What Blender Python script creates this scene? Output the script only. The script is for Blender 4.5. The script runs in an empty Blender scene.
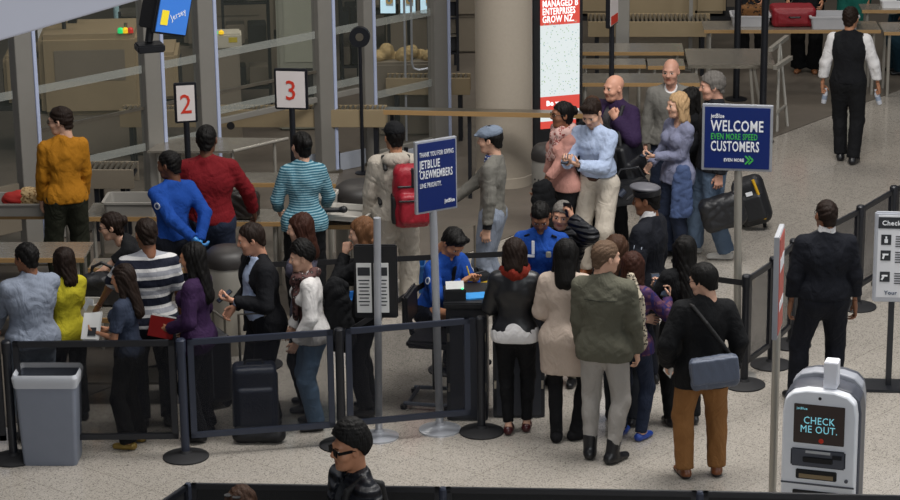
import bpy, bmesh, math, random
import numpy as np
from mathutils import Vector, Matrix
random.seed(7); rg = np.random.default_rng(5)
C = bpy.context.scene.collection
R = math.radians
PI = math.pi
# ------------------------------------------------------------------ camera, world, lights, exposure
CAM_F, CAM_T, CAM_H, CAM_PX = 2500., R(17.2), 7.55, 560.
sc = bpy.context.scene
cam = bpy.data.cameras.new('camera'); cob = bpy.data.objects.new('camera', cam); C.objects.link(cob)
cam.sensor_width = 36; cam.lens = CAM_F/900*36; cam.shift_x = (450-CAM_PX)/900
cam.clip_end = 200
cob.location = (0, 0, CAM_H); cob.rotation_euler = (PI/2-CAM_T, 0, 0); sc.camera = cob
wd = bpy.data.worlds.new('hall_daylight'); sc.world = wd; wd.use_nodes = True
wd.node_tree.nodes['Background'].inputs[0].default_value = (.80, .86, 1., 1)
wd.node_tree.nodes['Background'].inputs[1].default_value = .08
def area(name, loc, size, energy, rot=(0, 0, 0), color=(1, 1, 1), sy=None):
    l = bpy.data.lights.new(name, 'AREA'); l.energy = energy; l.size = size; l.color = color
    if sy: l.shape = 'RECTANGLE'; l.size_y = sy
    o = bpy.data.objects.new(name, l); C.objects.link(o); o.location = loc; o.rotation_euler = rot
    return o
# rows of ceiling light panels over the concourse, weaker ones over the checkpoint, and a frontal fill added behind the camera
area('ceiling_light_concourse', (2.5, 19.5, 9.5), 4.5, 1060, color=(1, .97, .93), sy=3.5)
area('ceiling_light_queue', (-3., 17.5, 9.5), 3.5, 360, color=(1, .97, .93), sy=3.)
area('ceiling_light_checkpoint', (-3, 28, 7.5), 3, 70, color=(1, .93, .82), sy=2.)
area('ceiling_light_tables', (2.5, 30, 7.5), 3, 150, color=(1, .95, .88), sy=2.)
area('window_wall_daylight', (14, 14, 7), 6, 500, rot=(R(0), R(62), 0), color=(.92, .96, 1))
area('frontal_fill_behind', (3, -6, 11), 12, 1400, rot=(R(66), 0, R(4)), color=(.95, .98, 1), sy=5)
def glint_spot(loc, e):
    l = bpy.data.lights.new('glint_spot', 'SPOT'); l.energy = e; l.spot_size = R(110); l.spot_blend = .6; l.shadow_soft_size = .12; l.color = (1, .95, .86)
    o = bpy.data.objects.new('glint_spot', l); C.objects.link(o); o.location = loc
for x_, y_ in ((.8, 33.5), (2.4, 33.5), (4., 34), (-1.2, 33), (-2.8, 30), (-4.4, 28.5), (-3.4, 25.5), (-5., 25.)): glint_spot((x_, y_, 5.6), 90)  # spots added over the tables to raise glints on the steel tops
sc.view_settings.view_transform = 'Standard'; sc.view_settings.look = 'None'
sc.view_settings.exposure = 0.0; sc.view_settings.gamma = 1.0; sc.view_settings.use_curve_mapping = False

# ------------------------------------------------------------------ pixel -> place helper
_c, _s = math.cos(CAM_T), math.sin(CAM_T)
def at(px, py, z=0.0):
    dx = (px-CAM_PX)/CAM_F; du = (250-py)/CAM_F
    d = (dx, _c+du*_s, -_s+du*_c); t = (z-CAM_H)/d[2]
    return Vector((d[0]*t, d[1]*t, z))
# ------------------------------------------------------------------ materials
def lin(h):
    h = h.lstrip('#'); out = []
    for i in (0, 2, 4):
        v = int(h[i:i+2], 16)/255
        out.append(v/12.92 if v <= .04045 else ((v+.055)/1.055)**2.4)
    return (*out, 1)
MATS = {}
def N(nt, t, **kw):
    n = nt.nodes.new(t)
    for k, v in kw.items():
        if k in n.inputs.keys(): n.inputs[k].default_value = v
        else: setattr(n, k, v)
    return n
def base_mat(name):
    m = bpy.data.materials.new(name); m.use_nodes = True
    nt = m.node_tree; b = nt.nodes['Principled BSDF']
    return m, nt, b
def mat(name, color, rough=.5, metal=0., bump=None, var=.06, vscale=9., emit=0., spec=.5, stretch=None):
    """plain procedural surface: noise-varied colour and a noise bump (scale, strength)"""
    if name in MATS: return MATS[name]
    m, nt, b = base_mat(name); L = nt.links.new
    c = lin(color) if isinstance(color, str) else color
    b.inputs['Roughness'].default_value = rough; b.inputs['Metallic'].default_value = metal
    b.inputs['Specular IOR Level'].default_value = spec
    tc = N(nt, 'ShaderNodeTexCoord'); src = tc.outputs['Object']
    if stretch:
        mp = N(nt, 'ShaderNodeMapping'); mp.inputs['Scale'].default_value = stretch
        L(src, mp.inputs[0]); src = mp.outputs[0]
    nz = N(nt, 'ShaderNodeTexNoise', Scale=vscale, Detail=4.); L(src, nz.inputs['Vector'])
    mx = N(nt, 'ShaderNodeMix', data_type='RGBA')
    mx.inputs[6].default_value = tuple(max(0, x*(1-var)) for x in c[:3])+(1,)
    mx.inputs[7].default_value = tuple(min(1, x*(1+var)) for x in c[:3])+(1,)
    L(nz.outputs['Fac'], mx.inputs[0]); L(mx.outputs[2], b.inputs['Base Color'])
    if bump:
        n2 = N(nt, 'ShaderNodeTexNoise', Scale=bump[0], Detail=3.); L(src, n2.inputs['Vector'])
        bp = N(nt, 'ShaderNodeBump', Strength=bump[1], Distance=.01)
        L(n2.outputs['Fac'], bp.inputs['Height']); L(bp.outputs[0], b.inputs['Normal'])
    if emit:
        b.inputs['Emission Color'].default_value = c; b.inputs['Emission Strength'].default_value = emit
    MATS[name] = m
    return m
def folds(m, strength=.55, scale=7.):
    """a second, broader bump of creases under the weave"""
    nt = m.node_tree; L = nt.links.new; b = nt.nodes['Principled BSDF']
    tc = N(nt, 'ShaderNodeTexCoord'); mp = N(nt, 'ShaderNodeMapping'); mp.inputs['Scale'].default_value = (1, 1, .7); mp.inputs['Rotation'].default_value = (.5, .6, .3); L(tc.outputs['Object'], mp.inputs[0])
    n = N(nt, 'ShaderNodeTexNoise', Scale=scale, Detail=3., Distortion=1.4); L(mp.outputs[0], n.inputs['Vector'])
    bp = N(nt, 'ShaderNodeBump', Strength=strength, Distance=.05); L(n.outputs['Fac'], bp.inputs['Height'])
    old = b.inputs['Normal'].links[0].from_node if b.inputs['Normal'].links else None
    if old is not None: L(bp.outputs[0], old.inputs['Normal'])
    else: L(bp.outputs[0], b.inputs['Normal'])
    return m
def cloth(name, color, var=.16, rough=.85):
    if name in MATS: return MATS[name]
    return folds(mat(name, color, rough, 0, (38, .35), var, 7., spec=.25))
def pattern_mat(name, kind, c1, c2, c3=None, scale=1., rough=.8, ratio=.5):
    """stripes / plaid / leopard / puffer / rib on object coordinates"""
    if name in MATS: return MATS[name]
    m, nt, b = base_mat(name); L = nt.links.new
    b.inputs['Roughness'].default_value = rough; b.inputs['Specular IOR Level'].default_value = .25
    tc = N(nt, 'ShaderNodeTexCoord'); sp = N(nt, 'ShaderNodeSeparateXYZ'); L(tc.outputs['Object'], sp.inputs[0])
    def tri(out, sc, thr, off=0):
        a = N(nt, 'ShaderNodeMath', operation='MULTIPLY_ADD'); a.inputs[1].default_value = sc; a.inputs[2].default_value = off; L(out, a.inputs[0])
        f = N(nt, 'ShaderNodeMath', operation='FRACT'); L(a.outputs[0], f.inputs[0])
        g = N(nt, 'ShaderNodeMath', operation='LESS_THAN'); g.inputs[1].default_value = thr; L(f.outputs[0], g.inputs[0])
        return g.outputs[0]
    def mix(fac, a, bb):
        mx = N(nt, 'ShaderNodeMix', data_type='RGBA'); L(fac, mx.inputs[0])
        for i, v in ((6, a), (7, bb)):
            if isinstance(v, tuple): mx.inputs[i].default_value = v
            else: L(v, mx.inputs[i])
        return mx.outputs[2]
    A, B = lin(c1), lin(c2)
    if kind == 'stripes':
        col = mix(tri(sp.outputs[2], scale, ratio, .13), A, B)
        if c3: col = mix(tri(sp.outputs[2], scale, .25, .55), col, lin(c3))
    elif kind == 'plaid':
        col = mix(tri(sp.outputs[2], scale, .4), A, B)
        col = mix(tri(sp.outputs[0], scale, .3), col, lin(c3))
        col = mix(tri(sp.outputs[1], scale, .22), col, A)
    elif kind == 'leopard':
        v = N(nt, 'ShaderNodeTexVoronoi', Scale=scale); L(tc.outputs['Object'], v.inputs['Vector'])
        r = N(nt, 'ShaderNodeValToRGB'); r.color_ramp.interpolation = 'CONSTANT'
        r.color_ramp.elements[0].color = lin(c3 or c1); r.color_ramp.elements[1].position = .18; r.color_ramp.elements[1].color = B
        e = r.color_ramp.elements.new(.42); e.color = A
        L(v.outputs['Distance'], r.inputs[0]); col = r.outputs[0]
    else:
        n = N(nt, 'ShaderNodeTexNoise', Scale=6.); L(tc.outputs['Object'], n.inputs['Vector']); col = mix(n.outputs['Fac'], A, B)
    if kind == 'puffer':
        w = N(nt, 'ShaderNodeTexWave', Scale=scale, Distortion=.6, bands_direction='Z'); L(tc.outputs['Object'], w.inputs['Vector'])
        bp = N(nt, 'ShaderNodeBump', Strength=.9, Distance=.03); L(w.outputs['Fac'], bp.inputs['Height']); L(bp.outputs[0], b.inputs['Normal'])
    else:
        n2 = N(nt, 'ShaderNodeTexNoise', Scale=40.); L(tc.outputs['Object'], n2.inputs['Vector'])
        bp = N(nt, 'ShaderNodeBump', Strength=.3, Distance=.01); L(n2.outputs['Fac'], bp.inputs['Height']); L(bp.outputs[0], b.inputs['Normal'])
    L(col, b.inputs['Base Color'])
    folds(m, .45)
    MATS[name] = m
    return m
def see_through(name, color, opacity, rough=.25):
    """tinted sheet: part of the light passes straight, the rest meets a glossy dark surface"""
    if name in MATS: return MATS[name]
    m, nt, b = base_mat(name); L = nt.links.new
    b.inputs['Base Color'].default_value = lin(color); b.inputs['Roughness'].default_value = rough; b.inputs['Specular IOR Level'].default_value = .2
    tr = N(nt, 'ShaderNodeBsdfTransparent'); mx = N(nt, 'ShaderNodeMixShader')
    nz = N(nt, 'ShaderNodeTexNoise', Scale=3.); tc = N(nt, 'ShaderNodeTexCoord'); L(tc.outputs['Object'], nz.inputs['Vector'])
    mr = N(nt, 'ShaderNodeMapRange'); mr.inputs[3].default_value = opacity*.9; mr.inputs[4].default_value = min(1, opacity*1.1)
    L(nz.outputs['Fac'], mr.inputs[0]); L(mr.outputs[0], mx.inputs[0])
    L(tr.outputs[0], mx.inputs[1]); L(b.outputs[0], mx.inputs[2]); L(mx.outputs[0], nt.nodes['Material Output'].inputs[0])
    MATS[name] = m
    return m
# ------------------------------------------------------------------ object helpers
def link(name, me, m, parent=None):
    o = bpy.data.objects.new(name, me); C.objects.link(o)
    if m is not None and me.materials.find(m.name) < 0: me.materials.append(m)
    if parent: o.parent = parent
    return o
def tag(o, label=None, cat=None, group=None, kind=None):
    if label: o['label'] = label
    if cat: o['category'] = cat
    if group: o['group'] = group
    if kind: o['kind'] = kind
    return o
def thing(name, label, cat, loc=(0, 0, 0), rz=0., group=None):
    o = bpy.data.objects.new(name, None); C.objects.link(o)
    o.location = loc; o.rotation_euler = (0, 0, rz); o.empty_display_size = .1
    return tag(o, label, cat, group)
def copy_tree(o, parent=None):
    c = o.copy(); C.objects.link(c)
    if parent: c.parent = parent
    for ch in list(o.children): copy_tree(ch, c)
    return c
class MB:
    """collects boxes, tubes, lathes and quads; build() links them as ONE mesh object"""
    def __init__(s): s.bm = bmesh.new()
    def box(s, c, d, rot=None, bev=0., taper=None):
        M = Matrix.Translation(c) @ ((Matrix.Rotation(rot, 4, 'Z') if isinstance(rot, (int, float)) else rot) if rot else Matrix.Identity(4))
        r = bmesh.ops.create_cube(s.bm, size=1.0); vs = r['verts']
        for v in vs:
            x, y, z = v.co
            k = (taper if (taper and z < 0) else 1.)
            v.co = (x*d[0]*k, y*d[1]*k, z*d[2])
        if bev:
            es = list({e for v in vs for e in v.link_edges})
            rr = bmesh.ops.bevel(s.bm, geom=es, offset=bev, segments=2, affect='EDGES', clamp_overlap=True)
            vs = list({v for f in rr['faces'] for v in f.verts} | {v for v in vs if v.is_valid})
        for v in vs: v.co = M @ v.co
        return s
    def tube(s, pts, r, n=10, r2=None, flat=1., cap=True):
        pts = [Vector(p) for p in pts]; rings = []; K = len(pts)
        prev = None
        for i, p in enumerate(pts):
            t = (pts[min(i+1, K-1)]-pts[max(i-1, 0)]).normalized()
            if prev is None:
                a = Vector((0, 0, 1)) if abs(t.z) < .9 else Vector((1, 0, 0)); u = t.cross(a).normalized()
            else: u = (prev-t*prev.dot(t)).normalized()
            prev = u; w = t.cross(u)
            rr = r if r2 is None else r+(r2-r)*i/(K-1)
            if isinstance(r, (list, tuple)): rr = r[i]
            rings.append([s.bm.verts.new(p+u*math.cos(2*PI*j/n)*rr+w*math.sin(2*PI*j/n)*rr*flat) for j in range(n)])
        for i in range(K-1):
            for j in range(n):
                s.bm.faces.new((rings[i][j], rings[i][(j+1) % n], rings[i+1][(j+1) % n], rings[i+1][j]))
        if cap:
            s.bm.faces.new(rings[0][::-1]); s.bm.faces.new(rings[-1])
        return s
    def lathe(s, prof, c=(0, 0, 0), n=28, sx=1., sy=1.):
        c = Vector(c); rings = []
        for r, z in prof:
            rings.append([s.bm.verts.new(c+Vector((math.cos(2*PI*j/n)*max(r, 1e-4)*sx, math.sin(2*PI*j/n)*max(r, 1e-4)*sy, z))) for j in range(n)])
        for i in range(len(rings)-1):
            for j in range(n):
                s.bm.faces.new((rings[i][j], rings[i][(j+1) % n], rings[i+1][(j+1) % n], rings[i+1][j]))
        s.bm.faces.new(rings[0][::-1]); s.bm.faces.new(rings[-1])
        return s
    def prism(s, poly, d0, d1, axis='y'):
        """polygon in the other two axes extruded along axis from d0 to d1"""
        def P(a, b, d): return {'y': (a, d, b), 'x': (d, a, b), 'z': (a, b, d)}[axis]
        A = [s.bm.verts.new(P(a, b, d0)) for a, b in poly]; B = [s.bm.verts.new(P(a, b, d1)) for a, b in poly]; n = len(poly)
        s.bm.faces.new(A); s.bm.faces.new(B[::-1])
        for i in range(n): s.bm.faces.new((A[i], B[i], B[(i+1) % n], A[(i+1) % n]))
        return s
    def quad(s, a, b, c, d):
        s.bm.faces.new([s.bm.verts.new(p) for p in (a, b, c, d)]); return s
    def build(s, name, m, parent=None, smooth=True, bev=0., label=None):
        bmesh.ops.recalc_face_normals(s.bm, faces=s.bm.faces)
        me = bpy.data.meshes.new(name); s.bm.to_mesh(me); s.bm.free()
        if smooth:
            me.polygons.foreach_set('use_smooth', [True]*len(me.polygons)); me.set_sharp_from_angle(angle=R(35))
        o = link(name, me, m, parent)
        if bev:
            md = o.modifiers.new('edge', 'BEVEL'); md.width = bev; md.segments = 2; md.limit_method = 'ANGLE'
        if label: o['label'] = label
        return o
def text(parent, body, m, loc, size, rot, align='LEFT', weight=.0, name='lettering', sx=1.):
    cu = bpy.data.curves.new(name, 'FONT'); cu.body = body; cu.size = size; cu.align_x = align; cu.extrude = .0012; cu.offset = weight
    cu.space_character = 1.07; cu.resolution_u = 2
    o = bpy.data.objects.new(name, cu)
    dg = None
    C.objects.link(o); bpy.context.view_layer.update()
    me = bpy.data.meshes.new_from_object(o.evaluated_get(bpy.context.evaluated_depsgraph_get()))
    bpy.data.objects.remove(o); bpy.data.curves.remove(cu)
    q = link(name, me, m, parent); me.materials.clear(); me.materials.append(m); q.location = loc; q.rotation_euler = rot; q.scale = (sx, 1, 1)
    return q
# ------------------------------------------------------------------ implicit surfaces (for people and soft things)
class Fld:
    def __init__(s, lo, hi, h):
        s.lo = np.array(lo, np.float32); s.h = h
        s.n = np.maximum(((np.array(hi)-np.array(lo))/h).astype(int)+2, 3)
        s.ax = [s.lo[i]+h*np.arange(s.n[i], dtype=np.float32) for i in range(3)]
        s.f = np.full(s.n, .25, np.float32)
    def sl(s, lo, hi):
        o = []
        for i in range(3):
            a = max(0, int((lo[i]-s.lo[i])/s.h)-1); b = min(s.n[i], int((hi[i]-s.lo[i])/s.h)+3)
            if b-a < 1: return None
            o.append(slice(a, b))
        return tuple(o)
    def grid(s, sl): return np.meshgrid(s.ax[0][sl[0]], s.ax[1][sl[1]], s.ax[2][sl[2]], indexing='ij', sparse=True)
    def op(s, fn, lo, hi, k, sub=False):
        m = k+3*s.h+.01
        sl = s.sl(np.array(lo)-m, np.array(hi)+m)
        if sl is None: return
        d = fn(*s.grid(sl)).astype(np.float32); g = s.f[sl]
        if sub:
            s.f[sl] = np.maximum(g, -d) if k <= 0 else -smin(-g, d, k)
        else: s.f[sl] = smin(g, d, k)
    def cap(s, a, b, ra, rb=None, k=.02, flat=None, cut=False, sub=False, cutside=0):
        a = np.array(a, float); b = np.array(b, float); rb = ra if rb is None else rb
        rm = max(ra, rb); lo = np.minimum(a, b)-rm; hi = np.maximum(a, b)+rm
        ab = b-a; L2 = max(float(ab@ab), 1e-9); nb = ab/math.sqrt(L2)
        if flat is None:
            def fn(X, Y, Z):
                x, y, z = X-a[0], Y-a[1], Z-a[2]
                t = np.clip((x*ab[0]+y*ab[1]+z*ab[2])/L2, 0, 1)
                d = np.sqrt((x-t*ab[0])**2+(y-t*ab[1])**2+(z-t*ab[2])**2)-(ra+(rb-ra)*t)
                if cut: d = np.maximum(d, (X-b[0])*nb[0]+(Y-b[1])*nb[1]+(Z-b[2])*nb[2])
                return d
        else:
            F, q = np.array(flat[0], float), flat[1]
            def fn(X, Y, Z):
                x, y, z = X-a[0], Y-a[1], Z-a[2]
                v = (x*F[0]+y*F[1]+z*F[2])*(1/q-1)
                x, y, z = x+F[0]*v, y+F[1]*v, z+F[2]*v
                w = float(ab@F)*(1/q-1); AB = ab+F*w; LL = max(float(AB@AB), 1e-9)
                t = np.clip((x*AB[0]+y*AB[1]+z*AB[2])/LL, 0, 1)
                d = np.sqrt((x-t*AB[0])**2+(y-t*AB[1])**2+(z-t*AB[2])**2)-(ra+(rb-ra)*t)
                d = d*min(1., q*1.15)
                if cut: d = np.maximum(d, (X-b[0])*nb[0]+(Y-b[1])*nb[1]+(Z-b[2])*nb[2])
                return d
        s.op(fn, lo, hi, k, sub)
    def ell(s, c, r, M=None, k=.02, sub=False):
        c = np.array(c, float); r = np.array(r, float); rm = r.max()
        Mi = None if M is None else np.array(M).T
        def fn(X, Y, Z):
            x, y, z = X-c[0], Y-c[1], Z-c[2]
            if Mi is not None:
                x, y, z = (Mi[0, 0]*x+Mi[0, 1]*y+Mi[0, 2]*z, Mi[1, 0]*x+Mi[1, 1]*y+Mi[1, 2]*z, Mi[2, 0]*x+Mi[2, 1]*y+Mi[2, 2]*z)
            k0 = np.sqrt((x/r[0])**2+(y/r[1])**2+(z/r[2])**2); k1 = np.sqrt((x/r[0]**2)**2+(y/r[1]**2)**2+(z/r[2]**2)**2)
            return k0*(k0-1)/np.maximum(k1, 1e-6)
        s.op(fn, c-rm, c+rm, k, sub)
    def half(s, p, n):
        """keep only the side the normal points away from"""
        X, Y, Z = s.grid((slice(None),)*3)
        s.f = np.maximum(s.f, (X-p[0])*n[0]+(Y-p[1])*n[1]+(Z-p[2])*n[2]).astype(np.float32)
    def wrinkle(s, amp, rng, freqs=(38, 60, 85), zs=1.):
        X, Y, Z = s.grid((slice(None),)*3); w = 0
        for q in freqs:
            v = rng.normal(size=3); v[2] *= zs; v *= q/np.linalg.norm(v)
            v2 = rng.normal(size=3)*14
            w = w+(1-2*np.abs(np.sin(.5*(v[0]*X+v[1]*Y+v[2]*Z)+1.6*np.sin(v2[0]*X+v2[1]*Y+v2[2]*Z)+rng.uniform(0, 6)))**.8)
        s.f = (s.f+amp*w/len(freqs)).astype(np.float32)
    def mesh(s):
        f = s.f.copy(); n = s.n
        f[0], f[-1] = .1, .1; f[:, 0], f[:, -1] = .1, .1; f[:, :, 0], f[:, :, -1] = .1, .1
        ins = f < 0
        cs = np.zeros(n-1, np.int8)
        for i in (0, 1):
            for j in (0, 1):
                for k in (0, 1):
                    cs += ins[i:n[0]-1+i, j:n[1]-1+j, k:n[2]-1+k]
        act = (cs > 0) & (cs < 8)
        idx = np.argwhere(act)
        if len(idx) == 0: return np.zeros((0, 3), np.float32), np.zeros((0, 4), np.int32)
        vid = np.full(n-1, -1, np.int32); vid[act] = np.arange(len(idx))
        acc = np.zeros((len(idx), 3), np.float32); cnt = np.zeros(len(idx), np.float32)
        cor = np.array([(i, j, k) for i in (0, 1) for j in (0, 1) for k in (0, 1)])
        val = [f[idx[:, 0]+c[0], idx[:, 1]+c[1], idx[:, 2]+c[2]] for c in cor]
        for a in range(8):
            for b in range(a+1, 8):
                if abs(cor[a]-cor[b]).sum() != 1: continue
                va, vb = val[a], val[b]; m = (va < 0) != (vb < 0)
                t = np.where(m, va/np.where(m, va-vb, 1), 0)
                acc += m[:, None]*(cor[a]+t[:, None]*(cor[b]-cor[a])); cnt += m
        V = s.lo+s.h*(idx+acc/cnt[:, None])
        Q = []
        for ax in range(3):
            o1, o2 = [(1, 2), (2, 0), (0, 1)][ax]
            sh = [slice(1, n[i]-1) for i in range(3)]
            s0 = list(sh); s1 = list(sh); s0[ax] = slice(0, n[ax]-1); s1[ax] = slice(1, n[ax])
            a, b = ins[tuple(s0)], ins[tuple(s1)]
            e = np.argwhere(a != b)
            if len(e) == 0: continue
            fl = a[tuple(e.T)]
            off = np.array([0 if i == ax else 1 for i in range(3)]); e = e+off
            d1 = np.eye(3, dtype=int)[o1]; d2 = np.eye(3, dtype=int)[o2]
            q = np.stack([vid[tuple((e-d1-d2).T)], vid[tuple((e-d2).T)], vid[tuple(e.T)], vid[tuple((e-d1).T)]], 1)
            q[~fl] = q[~fl][:, ::-1]; Q.append(q)
        Q = np.concatenate(Q); Q = Q[(Q >= 0).all(1)]
        return V.astype(np.float32), Q.astype(np.int32)
def smin(a, b, k):
    if k <= 1e-6: return np.minimum(a, b)
    h = np.maximum(k-np.abs(a-b), 0)/k
    return np.minimum(a, b)-h*h*k*.25
def fast_mesh(name, V, Q, mi=None):
    me = bpy.data.meshes.new(name)
    me.vertices.add(len(V)); me.vertices.foreach_set('co', np.ascontiguousarray(V, np.float32).ravel())
    me.loops.add(len(Q)*4); me.loops.foreach_set('vertex_index', np.ascontiguousarray(Q, np.int32).ravel())
    me.polygons.add(len(Q)); me.polygons.foreach_set('loop_start', np.arange(0, len(Q)*4, 4, dtype=np.int32))
    try: me.polygons.foreach_set('loop_total', np.full(len(Q), 4, np.int32))
    except Exception: pass
    if mi is not None: me.polygons.foreach_set('material_index', np.ascontiguousarray(mi, np.int32))
    me.polygons.foreach_set('use_smooth', np.ones(len(Q), bool))
    me.update(calc_edges=True)
    return me
def soft(name, m, parent, lo, hi, h, fn, mi=None, mats=None):
    """one mesh from an implicit shape that fn(field) fills"""
    F = Fld(lo, hi, h); fn(F); V, Q = F.mesh()
    me = fast_mesh(name, V, Q)
    return link(name, me, m, parent)
# ------------------------------------------------------------------ people
def nrm(v): v = np.array(v, float); return v/max(np.linalg.norm(v), 1e-9)
def rotm(yaw=0, pitch=0, roll=0):
    """columns right, forward, up; yaw turns left, pitch tips forward/down, roll leans to the right"""
    cy, sy = math.cos(R(yaw)), math.sin(R(yaw)); cp, sp = math.cos(R(pitch)), math.sin(R(pitch)); cr, sr = math.cos(R(roll)), math.sin(R(roll))
    Z = np.array([[cy, -sy, 0], [sy, cy, 0], [0, 0, 1]]); X = np.array([[1, 0, 0], [0, cp, sp], [0, -sp, cp]]); Y = np.array([[cr, 0, sr], [0, 1, 0], [-sr, 0, cr]])
    return Z @ X @ Y
def ik(S, T, l1, l2, hint):
    S = np.array(S, float); T = np.array(T, float); d = T-S; L = np.linalg.norm(d); u = d/L
    if L > (l1+l2)*.995: L = (l1+l2)*.995; T = S+u*L
    a = (l1*l1-l2*l2+L*L)/(2*L); hh = math.sqrt(max(l1*l1-a*a, 0))
    w = np.array(hint, float); w = nrm(w-u*(w@u))
    return S+u*a+w*hh, T
HEADS = {}
def head_mesh(fem, wide=1.):
    key = (fem, wide)
    if key in HEADS: return HEADS[key]
    F = Fld((-.1, -.125, -.2), (.1, .145, .13), .0055)
    q = .95 if fem else 1.
    F.ell((0, -.014, .034), (.073, .093, .082), k=.0)
    F.ell((0, .022, -.02), (.062*q*wide, .074, .082), k=.03)
    F.cap((-.022*q, .045, -.088), (.022*q, .045, -.088), .03*wide, k=.035)
    F.cap((0, .05, -.092), (0, .066, -.098), .02, k=.02)
    F.cap((-.034, .077, .026), (.034, .077, .026), .012, k=.02)            # brow
    for sx in (-1, 1):
        F.ell((sx*.032, .094, .006), (.017, .014, .012), k=.014, sub=True)   # eye socket
        F.ell((sx*.032, .076, .005), (.0145, .0135, .011), k=.003)           # eyeball and lids
        F.ell((sx*.045, .055, -.028), (.022, .024, .02), k=.03)              # cheek
        F.ell((sx*.076, -.006, -.003), (.011, .02, .032), M=rotm(sx*18, 0, 0), k=.008)
        F.ell((sx*.084, .0, .0), (.006, .009, .017), k=.004, sub=True)
        F.ell((sx*.011, .094, -.027), (.01, .011, .008), k=.008)             # nostril
    F.cap((0, .083, .018), (0, .104, -.022), .008, .0125, k=.014)           # nose
    F.cap((-.02, .079, -.054), (.02, .079, -.054), .0065, k=.008)
    F.cap((-.016, .078, -.065), (.016, .078, -.065), .0075, k=.008)
    F.cap((-.028, .09, -.0595), (.028, .09, -.0595), .0032, k=.004, sub=True)
    F.cap((0, -.03, -.06), (0, -.04, -.165), .052 if not fem else .045, .05 if not fem else .043, k=.035)
    V, Q = F.mesh(); c = V[Q].mean(1); x, y, z = np.abs(c[:, 0]), c[:, 1], c[:, 2]
    mi = np.zeros(len(Q), np.int32)
    mi[(x < .023) & (z < -.049) & (z > -.072) & (y > .074)] = 1
    mi[(x > .014) & (x < .046) & (z > .0235) & (z < .0295) & (y > .06)] = 2
    e = (x > .02) & (x < .045) & (z > -.002) & (z < .012) & (y > .072); mi[e] = 4
    mi[e & (np.abs(x-.032) < .0075)] = 3
    HEADS[key] = (V, Q, mi)
    return HEADS[key]
HANDS = {}
CURL = {'relax': (24, 34, 22), 'grip': (68, 78, 45), 'hold': (40, 48, 30), 'flat': (6, 8, 6), 'point': (12, 14, 10)}
def hand_mesh(kind):
    if kind in HANDS: return HANDS[kind]
    F = Fld((-.05, -.07, -.11), (.2, .09, .05), .0045)
    F.cap((-.04, 0, 0), (.02, 0, 0), .027, .025, k=.0, flat=((0, 0, 1), .8))
    F.cap((.025, .012, 0), (.08, .017, 0), .024, .024, k=.02, flat=((0, 0, 1), .6))
    F.cap((.025, -.01, 0), (.075, -.02, 0), .024, .02, k=.02, flat=((0, 0, 1), .6))
    cs = CURL[kind]
    for i, (y, ln, fan) in enumerate(((.031, .074, 7), (.011, .083, 2), (-.01, .077, -3), (-.03, .06, -9))):
        p = np.array([.09-.004*abs(i-1), y, .002]); a = 0
        kk = cs if not (kind == 'point' and i > 0) else CURL['grip']
        for j, (fr, r) in enumerate(((.45, .0088), (.32, .008), (.26, .0072))):
            a += kk[j]*(1+.07*i)
            d = np.array([math.cos(R(a))*math.cos(R(fan)), math.sin(R(fan))*math.cos(R(a)), -math.sin(R(a))])
            p2 = p+d*ln*fr; F.cap(p, p2, r, r*.93, k=.004); p = p2
    th = 1 if kind in ('grip', 'hold') else 0
    F.cap((.02, .024, -.006), (.05, .05, -.018-.012*th), .0135, .0115, k=.012)
    F.cap((.05, .05, -.018-.012*th), (.082, .058-.02*th, -.028-.03*th), .0108, .009, k=.005)
    HANDS[kind] = F.mesh()
    return HANDS[kind]
PEOPLE = {}
def M_skin(c): return mat('skin_'+c.lstrip('#'), c, .5, 0, (60, .12), .08, 14., spec=.4)
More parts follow.
